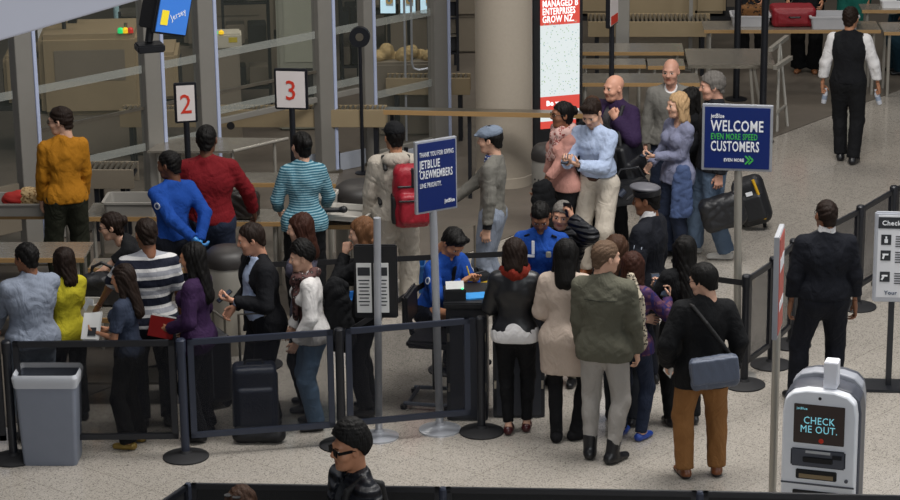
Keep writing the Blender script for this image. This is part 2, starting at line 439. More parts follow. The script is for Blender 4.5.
def person(label, px, py, h=1.75, face=0., fem=False, skin='#c99b80', w=1., belly=0., pel=(0, 0, 0), lean=(0, 0), twist=0.,
           head=(0, 0, 0), lh=None, rh=None, le=None, re=None, lhand=('relax', None, None), rhand=('relax', None, None),
           lf=None, rf=None, top=None, under=None, bottom=None, shoes=None, hair=None, hat=None, glasses=None, scarf=None,
           group=None, seed=None, foot=None, wide=1., tie=None):
    s = h/1.75; rng = np.random.default_rng(seed if seed is not None else int(px*7+py))
    sw = (.15 if fem else .172)*(1+(w-1)*.5)
    P = np.array([pel[0], pel[1], .93+pel[2]])
    TR = rotm(0, lean[0], lean[1]); SR = TR @ rotm(twist, 0, 0)
    def tp(x, y, z): return P+TR @ np.array([x, y, z-.93])
    def sp(x, y, z): return P+TR @ np.array([0, 0, z-.93])+SR @ np.array([x, y, 0])
    HR = TR @ rotm(twist+head[0], head[1], head[2]) if not isinstance(head[-1], str) else None
    HR = rotm(twist+head[0], head[1], head[2]) if HR is None else rotm(0, lean[0]*.5, lean[1]*.5) @ rotm(twist+head[0], head[1], head[2])
    nb = sp(0, -.012, 1.46); hc = nb+rotm(0, lean[0]*.7, lean[1]*.7) @ np.array([0, .024, .176])+HR @ np.array([0, .01, 0])
    topz = hc+HR @ np.array([0, -.01, .118])
    A = {}
    for sd, T, E, nm in ((-1, lh, le, 'L'), (1, rh, re, 'R')):
        S = sp(sd*sw, -.005, 1.4)
        T = S+SR @ np.array([sd*.07, .05, -.53]) if T is None else np.array(T, float)
        E = (sd*.6, -.8, -.5) if E is None else E
        A[nm] = (S,)+ik(S, T, .285, .255, E)
    G = {}
    for sd, f, nm in ((-1, lf, 'L'), (1, rf, 'R')):
        f = (sd*.105, 0, sd*-8, 0) if f is None else tuple(f)+(0,)*(4-len(f))
        Hp = tp(sd*.09, 0, .905); An = np.array([f[0], f[1], .085+f[3]])
        fy = np.array([-math.sin(R(f[2])), math.cos(R(f[2])), 0])
        k, An2 = ik(Hp, An, .425, .415, fy*1.+np.array([sd*.12, 0, 0]))
        G[nm] = (Hp, k, An2, fy)
    fwd = SR @ np.array([0, 1, 0]); tf = TR @ np.array([0, 1, 0]); up = TR @ np.array([0, 0, 1])
    cr = .095 if fem else .108; hipr = .113 if fem else .106
    def torso(F, o, k=.05, low=True):
        if low: F.cap(tp(-.06, -.005, .93), tp(.06, -.005, .93), hipr*w+o, k=.0, flat=(tf, .86))
        F.cap(tp(0, .005, .98), tp(0, 0, 1.22), (.115 if fem else .127)*w+o, (.105 if fem else .13)*w+o, k=k, flat=(tf, .76))
        if belly: F.ell(tp(0, .06, 1.08), (.13+o, .075+belly+o, .13+o), M=TR, k=.06)
        F.cap(sp(-.068, 0, 1.3), sp(.068, 0, 1.3), cr*w+o, k=k, flat=(fwd, .9))
        F.cap(sp(-.7*sw, -.01, 1.4), sp(.7*sw, -.01, 1.4), .05+o*.9, k=k)
        F.cap(sp(0, -.05, 1.34), sp(0, -.034, 1.452), .05+o, .042+o*.9, k=.04)
        for sd in (-1, 1):
            F.cap(sp(sd*.025, -.02, 1.47), sp(sd*.13, -.01, 1.41), .034+o*.7, .034+o*.7, k=.03)
            if fem: F.ell(sp(sd*.07, .085, 1.285), (.062+o, .052+o, .06+o), M=SR, k=.03)
    def arm(F, nm, o, frac=1., cut=True, k=.03, o2=None):
        S, E, W = A[nm]; o2 = o if o2 is None else o2
        if frac <= .5:
            F.cap(S, S+(E-S)*(frac*2), .047+o, .043+o, k=k, cut=cut); return
        F.cap(S, E, .047+o, .038+o2, k=k)
        F.cap(E, E+(W-E)*((frac-.5)*2), .038+o2, (.038-.012*(frac-.5)*2)+o2, k=.02, cut=cut)
    def leg(F, nm, o, frac=1., flare=0., cut=True, k=.03):
        H, K, An, fy = G[nm]
        F.cap(H, K, .086*(1+(w-1)*.6)+o, .056+o, k=k)
        e = K+(An-K)*frac
        F.cap(K, e, .056+o, .04+o+flare, k=.03, cut=cut)
        F.ell(K+(An-K)*.3-fy*.022, (.046+o, .046+o, .11), k=.03)
    pts = np.array([p for a in A.values() for p in a]+[p for g in G.values() for p in g[:3]]+[hc, tp(0, 0, .93)])
    lo, hi = pts.min(0)-.3, pts.max(0)+.3
    # --- the body: torso, arms and legs, then head and hands at a finer step, all one mesh
    F = Fld(lo, hi, .016)
    torso(F, -.012)
    for nm in 'LR': arm(F, nm, -.006, cut=False); leg(F, nm, -.008, cut=False)
    for nm in 'LR':
        H, K, An, fy = G[nm]; F.cap(An-fy*.02-np.array([0, 0, .035]), An+fy*.1-np.array([0, 0, .05]), .033, .025, k=.03)
    F.cap(nb-np.array([0, 0, .03]), hc+HR @ np.array([0, -.03, -.09]), .055 if not fem else .047, .05 if not fem else .045, k=.02)
    V, Q = F.mesh(); Vs, Qs, Ms = [V], [Q], [np.zeros(len(Q), np.int32)]; n = len(V)
    hv, hq, hm = head_mesh(fem, wide)
    Vs.append(hv*1.06 @ HR.T+hc); Qs.append(hq+n); Ms.append(hm); n += len(hv)
    WR = {}
    for nm, spec, sd in (('L', lhand, -1), ('R', rhand, 1)):
        kind, palm, hd = (tuple(spec)+(None, None))[:3]
        S, E, W = A[nm]
        x = nrm(W-E) if hd is None else nrm(hd)
        pz = -(nrm(palm) if palm is not None else SR @ np.array([-sd, .0, 0.]))
        z = nrm(pz-x*(pz@x)); y = np.cross(z, x)
        v, q = hand_mesh(kind); v = v*np.array([1, sd, 1]); q = q if sd > 0 else q[:, ::-1]
        v = v*(.93 if fem else 1.)
        Mx = np.stack([x, y*1., z], 1)
        Vs.append(v @ Mx.T+W+x*.015); Qs.append(q+n); Ms.append(np.zeros(len(q), np.int32)); n += len(v)
        WR[nm] = (W, x, y, z)
    me = fast_mesh('person', np.concatenate(Vs)*s, np.concatenate(Qs), np.concatenate(Ms))
    hc_ = hair['m'] if hair and hair.get('m') else mat('hair_dark', '#1d1512', .5)
    for m in (M_skin(skin), mat('lips_'+('f' if fem else 'm')+skin.lstrip('#'), tuple(a*b for a, b in zip(lin(skin)[:3], (.72, .5, .48)))+(1,), .45), hc_ if not (hair and hair.get('brow')) else hair['brow'], mat('iris', '#1c130e', .2), mat('eye_white', '#c9c3bb', .3)): me.materials.append(m)
    b = bpy.data.objects.new('person', me); C.objects.link(b)
    rz = R(face); ca, sa = math.cos(rz), math.sin(rz)
    if foot: g = at(px, py, 0); base = g
    else:
        t = topz*s; g = at(px, py, t[2]+(.02*s if hair and hair.get('style') not in ('bald', 'none') else 0)); base = Vector((g.x-(ca*t[0]-sa*t[1]), g.y-(sa*t[0]+ca*t[1]), 0))
    b.location = (base.x, base.y, 0); b.rotation_euler = (0, 0, rz)
    tag(b, label, 'person', group)
    # --- clothing and hair, children of the body
    def garment(name, m, lo, hi, hh, fn, mfn=None, extra=None):
        F = Fld(lo, hi, hh); fn(F); V, Q = F.mesh()
        if len(V) == 0: return None
        mi = None
        if mfn is not None: mi = mfn(V[Q].mean(1)).astype(np.int32)
        me = fast_mesh(name, V*s, Q, mi); me.materials.append(m)
        if extra: me.materials.append(extra)
        o = bpy.data.objects.new(name, me); C.objects.link(o); o.parent = b
        return o
    def headpart(name, m, lo, hi, hh, fn):
        F = Fld(lo, hi, hh); fn(F); V, Q = F.mesh()
        if len(V) == 0: return None
        me = fast_mesh(name, (V*1.06 @ HR.T+hc)*s, Q); me.materials.append(m)
        o = bpy.data.objects.new(name, me); C.objects.link(o); o.parent = b
        return o
    def upper(d):
        o = d.get('off', .016); hem = d.get('hem', .88); sl = d.get('sleeve', 1.); op = d.get('open'); col = d.get('collar', 'crew')
        def fn(F):
            torso(F, o, k=.05)
            if hem < .9:
                mid = (G['L'][1]+G['R'][1])/2; a = tp(0, -.005, .95)
                for nm in 'LR':
                    H, K = G[nm][0], G[nm][1]
                    F.cap(H, K, .098*w+o, .085+o+d.get('flare', 0), k=.05)
                F.cap(a, a+(mid-a)*.9, .1+o, .08+o, k=.06)
            bl = d.get('blouse', 0)
            if bl: F.cap(tp(-.05, 0, hem+.06), tp(.05, 0, hem+.06), .115*w+o+bl, k=.04, flat=(tf, .84))
            for nm in 'LR':
                if sl > 0: arm(F, nm, o*.8+d.get('slo', .002), sl, k=.022)
            F.wrinkle(d.get('wr', .004), rng)
            X, Y, Z = F.grid((slice(None),)*3)
            if hem >= .9: F.half(tp(0, 0, hem), -up)
            else:
                hz = tp(0, 0, hem)[2]; F.f = np.maximum(F.f, hz-Z) if True else F.f
            if sl < .06 or d.get('vest'):
                pass
            # neck hole
            c = sp(0, .035, 1.51)
            if col in ('crew', 'shirt', 'stand', 'hood', 'turtle', 'lapel'):
                F.f = np.maximum(F.f, -(np.sqrt((X-c[0]-fwd[0]*.012)**2+(Y-c[1]-fwd[1]*.012)**2+((Z-c[2])*.8)**2)-(.066 if not d.get('neck') else d['neck']))).astype(np.float32)
            if op:
                L = TR.T; U = (X-P[0])*TR[0, 0]+(Y-P[1])*TR[1, 0]+(Z-P[2])*TR[2, 0]
                ff = SR[:, 1]; rr = SR[:, 0]
                u = (X-P[0])*rr[0]+(Y-P[1])*rr[1]; v = (X-P[0])*ff[0]+(Y-P[1])*ff[1]+(Z-P[2])*ff[2]
                zz = Z-P[2]+.93; ts = np.clip((zz-hem)/(1.48-hem), 0, 1)
                wd = op[1]+(op[0]-op[1])*ts+(op[2]*np.clip(1-np.abs(ts-.35)/.4, 0, 1) if len(op) > 2 else 0)
                F.f = np.maximum(F.f, np.minimum(wd-np.abs(u-d.get('oshift', 0)), v-.0)).astype(np.float32)
            n0 = sp(0, -.012, 1.45); n1 = n0+(hc-n0)*.5
            if col in ('stand', 'turtle', 'shirt', 'lapel', 'hood'):
                hgt = {'stand': .3, 'turtle': .42, 'shirt': .2, 'lapel': .18, 'hood': .2}[col]
                F2 = .056*(1 if not fem else .92)+.016+d.get('cthick', .0)
                ax = nrm(hc+HR @ np.array([0, -.03, -.08])-n0)
                F.cap(n0+fwd*.012-ax*.01, n0+fwd*.008+ax*.115*hgt/.45, F2+.008, F2-.004, k=.02, cut=True)
                F.cap(n0+fwd*.012+ax*(.03+.07*hgt), n0+fwd*.008+ax*.2, F2-.016, F2-.014, k=0, sub=True)
                if col in ('shirt', 'lapel', 'stand'):
                    q0 = n0+ax*(.1*hgt/.45+.02)+fwd*.085
                    F.cap(q0, q0+fwd*.015-ax*(.11 if col == 'shirt' else .07), .034, .008, k=.0, sub=True)
            if col == 'hood':
                F.ell(sp(0, -.105, 1.455), (.125, .06, .075), M=SR, k=.035)
                F.ell(sp(0, -.06, 1.53), (.07, .05, .05), M=SR, k=.02, sub=True)
        return garment(d.get('name', 'shirt'), d['m'], lo, hi, d.get('res', .0115), fn, d.get('mfn'), d.get('extra'))
    if bottom:
        o = bottom.get('off', .014)
        def fb(F):
            F.cap(tp(-.06, -.005, .93), tp(.06, -.005, .93), hipr*w+o, k=0, flat=(tf, .86))
            F.cap(tp(0, .005, .95), tp(0, .0, 1.06), .125*w+o, .125*w+o, k=.03, flat=(tf, .76))
            for nm in 'LR': leg(F, nm, o+(.004 if o > .01 else 0), bottom.get('len', 1.02), bottom.get('flare', .006), k=.05)
            F.wrinkle(bottom.get('wr', .0045), rng, (30, 55, 80), 1.6)
            F.half(tp(0, 0, bottom.get('waist', 1.03)), up)
        garment(bottom.get('name', 'trousers'), bottom['m'], lo, hi, .0125, fb)
        if bottom.get('belt'):
            garment('belt', bottom['belt'], lo, hi, .0125, lambda F: (F.cap(tp(0, .005, .95), tp(0, .0, 1.06), .125*w+o+.007, .125*w+o+.007, k=.03, flat=(tf, .76)), F.half(tp(0, 0, bottom.get('waist', 1.03)), up), F.half(tp(0, 0, bottom.get('waist', 1.03)-.04), -up)))
    if under: upper(under)
    if top: upper(top)
    if tie:
        garment('tie', tie, lo, hi, .008, lambda F: F.cap(sp(0, .1, 1.43), sp(0, .135, 1.1), .022, .04, flat=(fwd, .5)))
    if shoes:
        kind = shoes.get('kind', 'shoe')
        for nm in 'LR':
            H, K, An, fy = G[nm]; rt = np.cross(fy, [0, 0, 1]); fl = An[2]-.085
            dn = 0.
            def fs(F):
                t = np.array([0, 0, 1.])
                a = An-fy*.035-t*.045; bb = An+fy*(.145 if not fem else .125)-t*.057
                F.cap(a, An+fy*.05-t*.05, .042, .04, k=0); F.cap(An+fy*.05-t*.05, bb, .043, .036, k=.02, flat=(t, .8))
                if kind == 'boot':
                    tp_ = An+(K-An)*shoes.get('shaft', .28)
                    F.cap(An-t*.03, tp_, .052, .058, k=.03, cut=True)
                elif kind != 'flat': F.cap(An-t*.03-fy*.01, An+t*.015-fy*.012, .046, .044, k=.02, cut=True)
                else: F.ell(An+fy*.03-t*.01, (.034, .06, .03), M=np.stack([rt, fy, t], 1), k=.01, sub=True)
                F.half((0, 0, .004+fl), (0, 0, -1))
            zb = An[2]-.085+.03
            lo2, hi2 = An-.22, An+.22
            if kind == 'boot': hi2 = np.maximum(hi2, An+(K-An)*shoes.get('shaft', .28)+.1)
            garment({'boot': 'boot', 'sneaker': 'sneaker'}.get(kind, 'shoe'), shoes['m'], lo2, hi2, .0085, fs, (lambda c, z=zb: c[:, 2] < z) if shoes.get('sole') else None, shoes.get('sole'))
    if hair and hair['style'] not in ('none',):
        st = hair['style']; t = hair.get('t', .009); L = hair.get('L', .3)
        def fh(F):
            F.ell((0, -.015, .036), (.073+t, .093+t*1.1, .082+t), k=0)
            if st != 'afro': F.cap((0, -.04, -.02), (0, -.05, -.05), .062+t*.6, .05+t*.5, k=.03)
            X, Y, Z = F.grid((slice(None),)*3)
            rec = hair.get('rec', 0)
            if st in ('short', 'buzz', 'afro', 'bald'):
                zl = np.interp(Y, [-.2, -.07, -.035, .02, .032, .06, .088, .11], [-.075, -.07, -.01, -.015, .03, .055+rec*.3, .072+rec, .1+rec])
            else:
                zl = np.interp(Y, [-.2, -.05, .0, .03, .045, .07, .1], [-.2, -.14, -.06, -.01, .045, .066, .08])
            if st == 'afro': zl = np.interp(Y, [-.2, -.07, -.04, -.012, .02, .05, .08, .11], [-.05, -.045, .0, .03, .045, .066, .085, .12])
            F.f = np.maximum(F.f, (zl-Z)*.75).astype(np.float32)
            if st == 'bald': F.f = np.maximum(F.f, Z-.045+0*X+np.maximum(Y-.0, 0)*2).astype(np.float32)
            if hair.get('bangs'): F.cap((-.045, .07, .06), (.045, .07, .06), .02, k=.02); F.cap((-.06, .05, .05), (-.062, .06, .01), .016, k=.02)
            if hair.get('quiff'): F.cap((-.04, .055, .105), (.04, .055, .1), .026, k=.03)
            if st == 'afro': F.ell((0, -.01, .064), (.074+t, .088+t*.8, .083+t*1.6), k=.01); F.f = np.maximum(F.f, (zl-Z)*.75).astype(np.float32)
            if st in ('long', 'bob'):
                dz = hair.get('dz', 0)
                F.cap((0, -.045, .03), (0, -.075+dz, -L), .083+t*.5, hair.get('tip', .075), k=.03, flat=((0, 1, 0), .62))
                for sx in (-1, 1):
                    F.cap((sx*.066, .005, .03), (sx*.08, hair.get('fw', .0), -L*.85), .026+t*.5, .03, k=.03)
            if st == 'bun': F.ell((0, -.118, .03), (.045, .036, .042), k=.015)
            if st == 'pony': F.cap((0, -.1, .04), (0, -.15, -.02), .03, .034, k=.015); F.cap((0, -.15, -.02), (0, -.14, -L), .034, .018, k=.02)
            F.wrinkle(hair.get('wr', .0065), rng, (170, 240, 320) if st == 'afro' else (90, 140, 210), .22 if st in ('long', 'bob', 'bun') else .8)
        headpart('hair', hair['m'], (-.17, -.24, -max(L, .1)-.14), (.17, .16, .2), .0062, fh)
    if hat:
        k_, m1 = hat[0], hat[1]
        if k_ == 'baseball':
            def f1(F):
                F.ell((0, -.014, .045), (.092, .112, .098), k=0); F.half((0, 0, .045), (0, 0, -1))
            hp = headpart('cap', m1, (-.14, -.15, 0), (.14, .25, .18), .008, f1)
            headpart('cap_brim', m1, (-.14, -.02, 0), (.14, .25, .18), .006, lambda F: (F.ell((0, .115, .047), (.075, .085, .008), M=rotm(0, 8, 0), k=0)))
        elif k_ == 'flat':
            def f1(F):
                F.ell((0, .0, .062), (.094, .12, .064), M=rotm(0, 10, 0), k=0); F.ell((0, .1, .05), (.066, .06, .014), M=rotm(0, 18, 0), k=.012)
                F.half((0, 0, .028), (0, .12, -1))
            headpart('cap', m1, (-.14, -.16, -.02), (.14, .22, .18), .007, f1)
        elif k_ == 'officer':
            headpart('cap_band', hat[2], (-.14, -.16, 0), (.14, .2, .2), .007, lambda F: (F.cap((0, -.014, .03), (0, -.012, .09), .094, .098, flat=((0, 1, 0), 1.15), k=0, cut=True), F.half((0, 0, .04), (0, 0, -1))))
            headpart('cap', m1, (-.2, -.2, 0), (.2, .22, .22), .007, lambda F: (F.ell((0, -.002, .104), (.108, .124, .03), M=rotm(0, -9, 0), k=0)))
            headpart('cap_brim', hat[2], (-.14, .0, 0), (.14, .25, .18), .006, lambda F: F.ell((0, .105, .038), (.078, .06, .008), M=rotm(0, 28, 0), k=0))
    if glasses:
        g = MB()
        for sx in (-1, 1):
            ring = [(sx*.032+.023*math.cos(a), .097, .004+.017*math.sin(a)) for a in np.linspace(0, 2*PI, 13)]
            g.tube(ring, .0028, 5)
            g.tube([(sx*.055, .095, .01), (sx*.074, .05, .012), (sx*.08, -.005, .01)], .0028, 5)
            if glasses == 'sun': g.box((sx*.033, .099, .002), (.054, .006, .042), bev=.002).box((sx*.072, .045, .008), (.006, .1, .016))
        g.tube([(-.01, .1, .008), (.01, .1, .008)], .0028, 5)
        o = g.build('sunglasses' if glasses == 'sun' else 'glasses', mat('eyewear_black', '#08080a', .55, spec=.15), b)
        for v in o.data.vertices:
            q = (HR @ (np.array(v.co)*1.06)+hc)*s; v.co = q
    if scarf:
        n0 = sp(0, .0, 1.45)
        def f3(F):
            for i in range(12):
                a = 2*PI*i/12; rr = .083+.012*math.sin(i*2.3)
                F.ell(n0+SR @ np.array([rr*math.cos(a), .01+rr*1.1*math.sin(a), .025+.02*math.sin(i*1.7)-.03*max(0, math.sin(a))]), (.05, .045, .042+.015*scarf.get('big', 1)), k=.02)
            if scarf.get('tail'):
                F.cap(n0+SR @ np.array([.03, .1, -.02]), n0+SR @ np.array([.05, .135, -scarf['tail']]), .045, .055, k=.03, flat=(fwd, .5))
                F.cap(n0+SR @ np.array([-.03, .1, -.02]), n0+SR @ np.array([-.04, .135, -scarf['tail']*.85]), .045, .05, k=.03, flat=(fwd, .5))
            F.wrinkle(.007, rng, (50, 80, 110))
        garment('scarf', scarf['m'], n0-.75, n0+.3, .01, f3)
    bpy.context.view_layer.update() if False else None
    mw = Matrix.Translation((base.x, base.y, 0)) @ Matrix.Rotation(rz, 4, 'Z')
    info = dict(o=b, s=s, mw=mw, A=A, G=G, hc=hc, HR=HR, TR=TR, SR=SR, tp=tp, sp=sp, WR=WR)
    info['w'] = lambda p: mw @ Vector([float(v)*s for v in p])
    return info
# ------------------------------------------------------------------ shared materials
BLACK = mat('black_plastic', '#131418', .42)
RUBBER = mat('black_rubber', '#17171a', .7)
BLACKM = mat('black_powder_coat', '#1b1d23', .38, .2)
SLATE = mat('slate_frame', '#2d3342', .4, .2)
STEEL = mat('brushed_steel', '#a9a59c', .36, .5, (60, .1), .1, 4., stretch=(1, 12, 1))
STEELD = mat('worn_steel', '#857f74', .3, .75, (26, .25), .35, 9.)
CHROME = mat('chrome', '#b3b6bd', .3, .45)
ALU = mat('anodised_grey', '#8d8a84', .45, .3)
ALUB = mat('aluminium_edge', '#b9c3df', .35, .1)
BEIGE = mat('beige_housing', '#8f7f63', .5)
BEIGED = mat('taupe_housing', '#776e60', .5)
WHITE = mat('white_plastic', '#dcdde0', .35)
GREYBIN = mat('grey_bin_plastic', '#8b8882', .55)
PAPER = mat('white_paper', '#d8d8d6', .7)
NAVY = mat('sign_navy', '#0e2463', .35, var=.04)
INK = mat('sign_ink', '#22252b', .6)
LETTER = mat('sign_white_lettering', '#e4e6ea', .5)
GREENL = mat('sign_green_lettering', '#3fae49', .5)
REDL = mat('sign_red_lettering', '#c2331f', .5)
BLUEP = mat('blue_plastic', '#1d5fa5', .45)
TOPM = mat('table_steel', '#9a948a', .24, .6, (34, .35), .25, 14.)
WOODE = mat('table_edge_wood', '#9a7a4f', .5)
def lum(name, c, e): return mat(name, c, .4, emit=e, var=.02)
# ------------------------------------------------------------------ setting
def floor_mat():
    m, nt, b = base_mat('terrazzo'); L = nt.links.new
    tc = N(nt, 'ShaderNodeTexCoord')
    v = N(nt, 'ShaderNodeTexVoronoi', Scale=120.); L(tc.outputs['Object'], v.inputs['Vector'])
    r = N(nt, 'ShaderNodeValToRGB'); e = r.color_ramp.elements
    e[0].color = lin('#5d5954'); e[1].color = lin('#a8a299'); e[0].position = .08; e[1].position = .7
    x = e.new(.3); x.color = lin('#98928a')
    L(v.outputs['Color'], r.inputs[0])
    n = N(nt, 'ShaderNodeTexNoise', Scale=.5, Detail=4.); L(tc.outputs['Object'], n.inputs['Vector'])
    mr = N(nt, 'ShaderNodeMapRange'); mr.inputs[1].default_value = .3; mr.inputs[2].default_value = .7; mr.inputs[3].default_value = .93; mr.inputs[4].default_value = 1.05; L(n.outputs['Fac'], mr.inputs[0])
    mx = N(nt, 'ShaderNodeMix', data_type='RGBA', blend_type='MULTIPLY'); mx.inputs[0].default_value = 1; L(r.outputs[0], mx.inputs[6]); L(mr.outputs[0], mx.inputs[7])
    bk = N(nt, 'ShaderNodeTexBrick', Scale=.55, offset=0.); bk.inputs['Mortar Size'].default_value = .003; bk.inputs['Color1'].default_value = bk.inputs['Color2'].default_value = (1, 1, 1, 1); bk.inputs['Mortar'].default_value = (.8, .79, .78, 1)
    mp = N(nt, 'ShaderNodeMapping'); mp.inputs['Rotation'].default_value = (0, 0, R(38)); L(tc.outputs['Object'], mp.inputs[0]); L(mp.outputs[0], bk.inputs['Vector'])
    m2 = N(nt, 'ShaderNodeMix', data_type='RGBA', blend_type='MULTIPLY'); m2.inputs[0].default_value = 1; L(mx.outputs[2], m2.inputs[6]); L(bk.outputs['Color'], m2.inputs[7])
    L(m2.outputs[2], b.inputs['Base Color'])
    b.inputs['Roughness'].default_value = .13; b.inputs['Specular IOR Level'].default_value = .6
    return m
fl = MB().box((0, 24, -.06), (30, 36, .12)).build('floor', floor_mat()); tag(fl, 'pale speckled terrazzo concourse floor', kind='structure')
q0 = at(470, 252); q1 = at(905, 88); dv = (q1-q0).normalized()
qa = q0-dv*9; qb = q1+dv*9
cp = MB().prism([(qa.x, qa.y), (qb.x, qb.y), (qb.x, 41.8), (-14.8, 41.8), (-14.8, qa.y)], 0., .008, 'z').build('floor_checkpoint', mat('dark_rubber_flooring', '#5f5850', .42, 0, (30, .1), .18, 6.))
tag(cp, 'dark brown floor covering of the checkpoint', kind='structure')
wl = MB().box((0, 38, 3.5), (30, .2, 7.0)).build('wall_back', mat('back_wall_paint', '#4b463f', .8, 0, (3, .1), .25, .6)); tag(wl, 'dark taupe back wall of the checkpoint', kind='structure')
def atY(px, py, Y):
    dx = (px-CAM_PX)/CAM_F; du = (250-py)/CAM_F; t = Y/(_c+du*_s)
    return Vector((dx*t, Y, CAM_H+(-_s+du*_c)*t))
a, b2 = atY(0, 41, 9.5), atY(140, 0, 9.5); sl = (b2-a).normalized()
p0, p1 = a-sl*3, b2+sl*1.2
so = MB().prism([(p0.x, p0.z), (p1.x, p1.z), (p1.x-.5, p1.z+1.6), (p0.x-.5, p0.z+1.6)], 9.5, 9.8, 'y').build('wall_stairwell', mat('white_soffit', '#d9d9e4', .6, var=.02), bev=.01); tag(so, 'white sloping parapet of a stairwell', kind='structure')
# round concrete column
cc = at(504, 190); MB().lathe([(.325, 0), (.325, .12), (.315, .125), (.315, 6.5)], (cc.x, cc.y+.32, 0), 48).build('column', mat('column_paint', '#a2988a', .6, 0, (120, .12), .06, 30.))
tag(bpy.data.objects['column'], 'round taupe concrete column', kind='structure')
sq = at(622, 105); o = MB().box((sq.x, sq.y+.1, 2.5), (.17, .2, 5)).build('column_square', ALU, bev=.006); tag(o, 'square grey post behind the roller tables', kind='structure')
# ------------------------------------------------------------------ glass partition on the left
L0 = at(38, 245); L1 = at(445, 144); ld = (L1-L0).normalized(); lang = math.atan2(ld.y, ld.x)
def on_line(px):
    lo, hi = -3., 9.
    for _ in range(50):
        t = (lo+hi)/2; p = L0+ld*t
        d = p.y*_c+CAM_H*_s
        if CAM_PX+CAM_F*p.x/d < px: lo = t
        else: hi = t
    return t
MT = [(-1.9, 'grey mullion at the far end beyond the frame')]
ml = ['grey mullion with bright edge, left of the man in the mustard sweater', 'grey mullion with bright edge, under the hanging blue screen', 'grey mullion with bright edge, behind the man in the red sweater', 'grey mullion with bright edge, between the number three sign and the disc-topped stand', 'slim grey mullion with bright edge, just behind the disc-topped stand', 'wide grey mullion with bright edge, beside the round column']
mts = []
for i, (px, lb) in enumerate(zip((33, 157, 210, 326, 368, 439), ml)):
    t = on_line(px); mts.append(t); p = L0+ld*t
    w = (.2, .2, .2, .2, .13, .21)[i]
    th = thing('partition_mullion', lb, 'mullion', (p.x, p.y, 0), lang, 'glass partition mullions')
    MB().box((0, 0, 2.1), (w, .12, 4.2), bev=.004).build('post', ALU, th)
    MB().box((w/2+.022, -.02, 2.1), (.04, .1, 4.2), bev=.003).build('edge_strip', ALUB, th)
    MB().box((0, 0, .02), (w+.12, .22, .04), bev=.004).build('base_plate', STEELD, th)
GL = see_through('partition_glass', '#6f756c', .07, .06)
FROST = see_through('frosted_band', '#a9aca6', .4, .5)
gl = ['large pane behind the man in the mustard sweater', 'narrow pane behind the number two sign', 'large pane behind the number three sign', 'narrow pane left of the disc-topped stand', 'pane between the disc-topped stand and the column']
for i in range(5):
    a, b_ = mts[i]+.13, mts[i+1]-.11; p = L0+ld*((a+b_)/2); W = b_-a
    th = thing('glass_partition', 'clear glass partition panel, '+gl[i], 'glass partition', (p.x, p.y, 0), lang, 'glass partition panes')
    op_ = i in (2, 3)
    MB().box((0, 0, 2.5 if op_ else 2.1), (W, .012, 3.2 if op_ else 4.0)).build('pane', GL, th)
    for z in ((1.0, 1.62) if op_ else (.78, 1.62)): MB().box((0, -.009, z), (W, .004, .085)).build('frosted_band', FROST, th)
    MB().box((0, 0, .88 if op_ else .07), (W, .05, .06 if op_ else .1), bev=.004).build('bottom_rail', ALU, th)
    if i in (0, 1, 2): MB().box((0, 0, 1.2), (W, .035, .03)).build('mid_rail', STEELD, th)
t = mts[0]-.13; p = L0+ld*(t-.75)
th = thing('glass_partition', 'clear glass partition panel running out of the left edge of the picture', 'glass partition', (p.x, p.y, 0), lang, 'glass partition panes')
MB().box((0, 0, 2.1), (1.5, .012, 4.0)).build('pane', GL, th)
MB().box((0, -.009, 1.62), (1.5, .004, .085)).build('frosted_band', FROST, th)
MB().box((.35, 0, 2.1), (.07, .06, 4.2)).build('stile', ALUB, th)
MB().box((0, 0, .45), (1.5, .05, .5), bev=.004).build('kick_panel', BEIGED, th)
# ------------------------------------------------------------------ checkpoint machines behind the glass
def roller_bed(th, x0, x1, y0, y1, z, side=BEIGE, hang=.22, legs=True, wheel=False):
    MB().box(((x0+x1)/2, y0+.02, z-hang/2), (x1-x0, .04, hang), bev=.004).box(((x0+x1)/2, y1-.02, z-hang/2), (x1-x0, .04, hang), bev=.004).build('side_panel', side, th)
    r = MB(); n = int((x1-x0)/.056)
    for k in range(n): r.tube([(x0+.04+k*.056, y0+.04, z-.012), (x0+.04+k*.056, y1-.04, z-.012)], .018, 7)
    r.build('roller_bank', STEELD, th)
    MB().box(((x0+x1)/2, (y0+y1)/2, z-.08), (x1-x0-.02, y1-y0-.08, .03)).build('bed_plate', BLACKM, th)
    if legs:
        for lx in (x0+.12, x1-.12):
            for ly in (y0+.06, y1-.06): MB().box((lx, ly, (z-hang)/2), (.05, .05, z-hang+.01)).build('leg', BLACKM, th)
    if wheel:
        MB().tube([((x0+x1)/2-.25, y0-.004, z-hang+.02), ((x0+x1)/2-.25, y0+.05, z-hang+.02)], .045, 18).build('drive_wheel', RUBBER, th)
def conveyor(label, loc, rz, L, W, z, side=BEIGE, hang=.22, wheel=False):
    th = thing('roller_conveyor', label, 'conveyor', loc, rz, 'roller conveyors of the checkpoint lanes')
    roller_bed(th, -L/2, L/2, -W/2, W/2, z, side, hang, True, wheel)
    return th
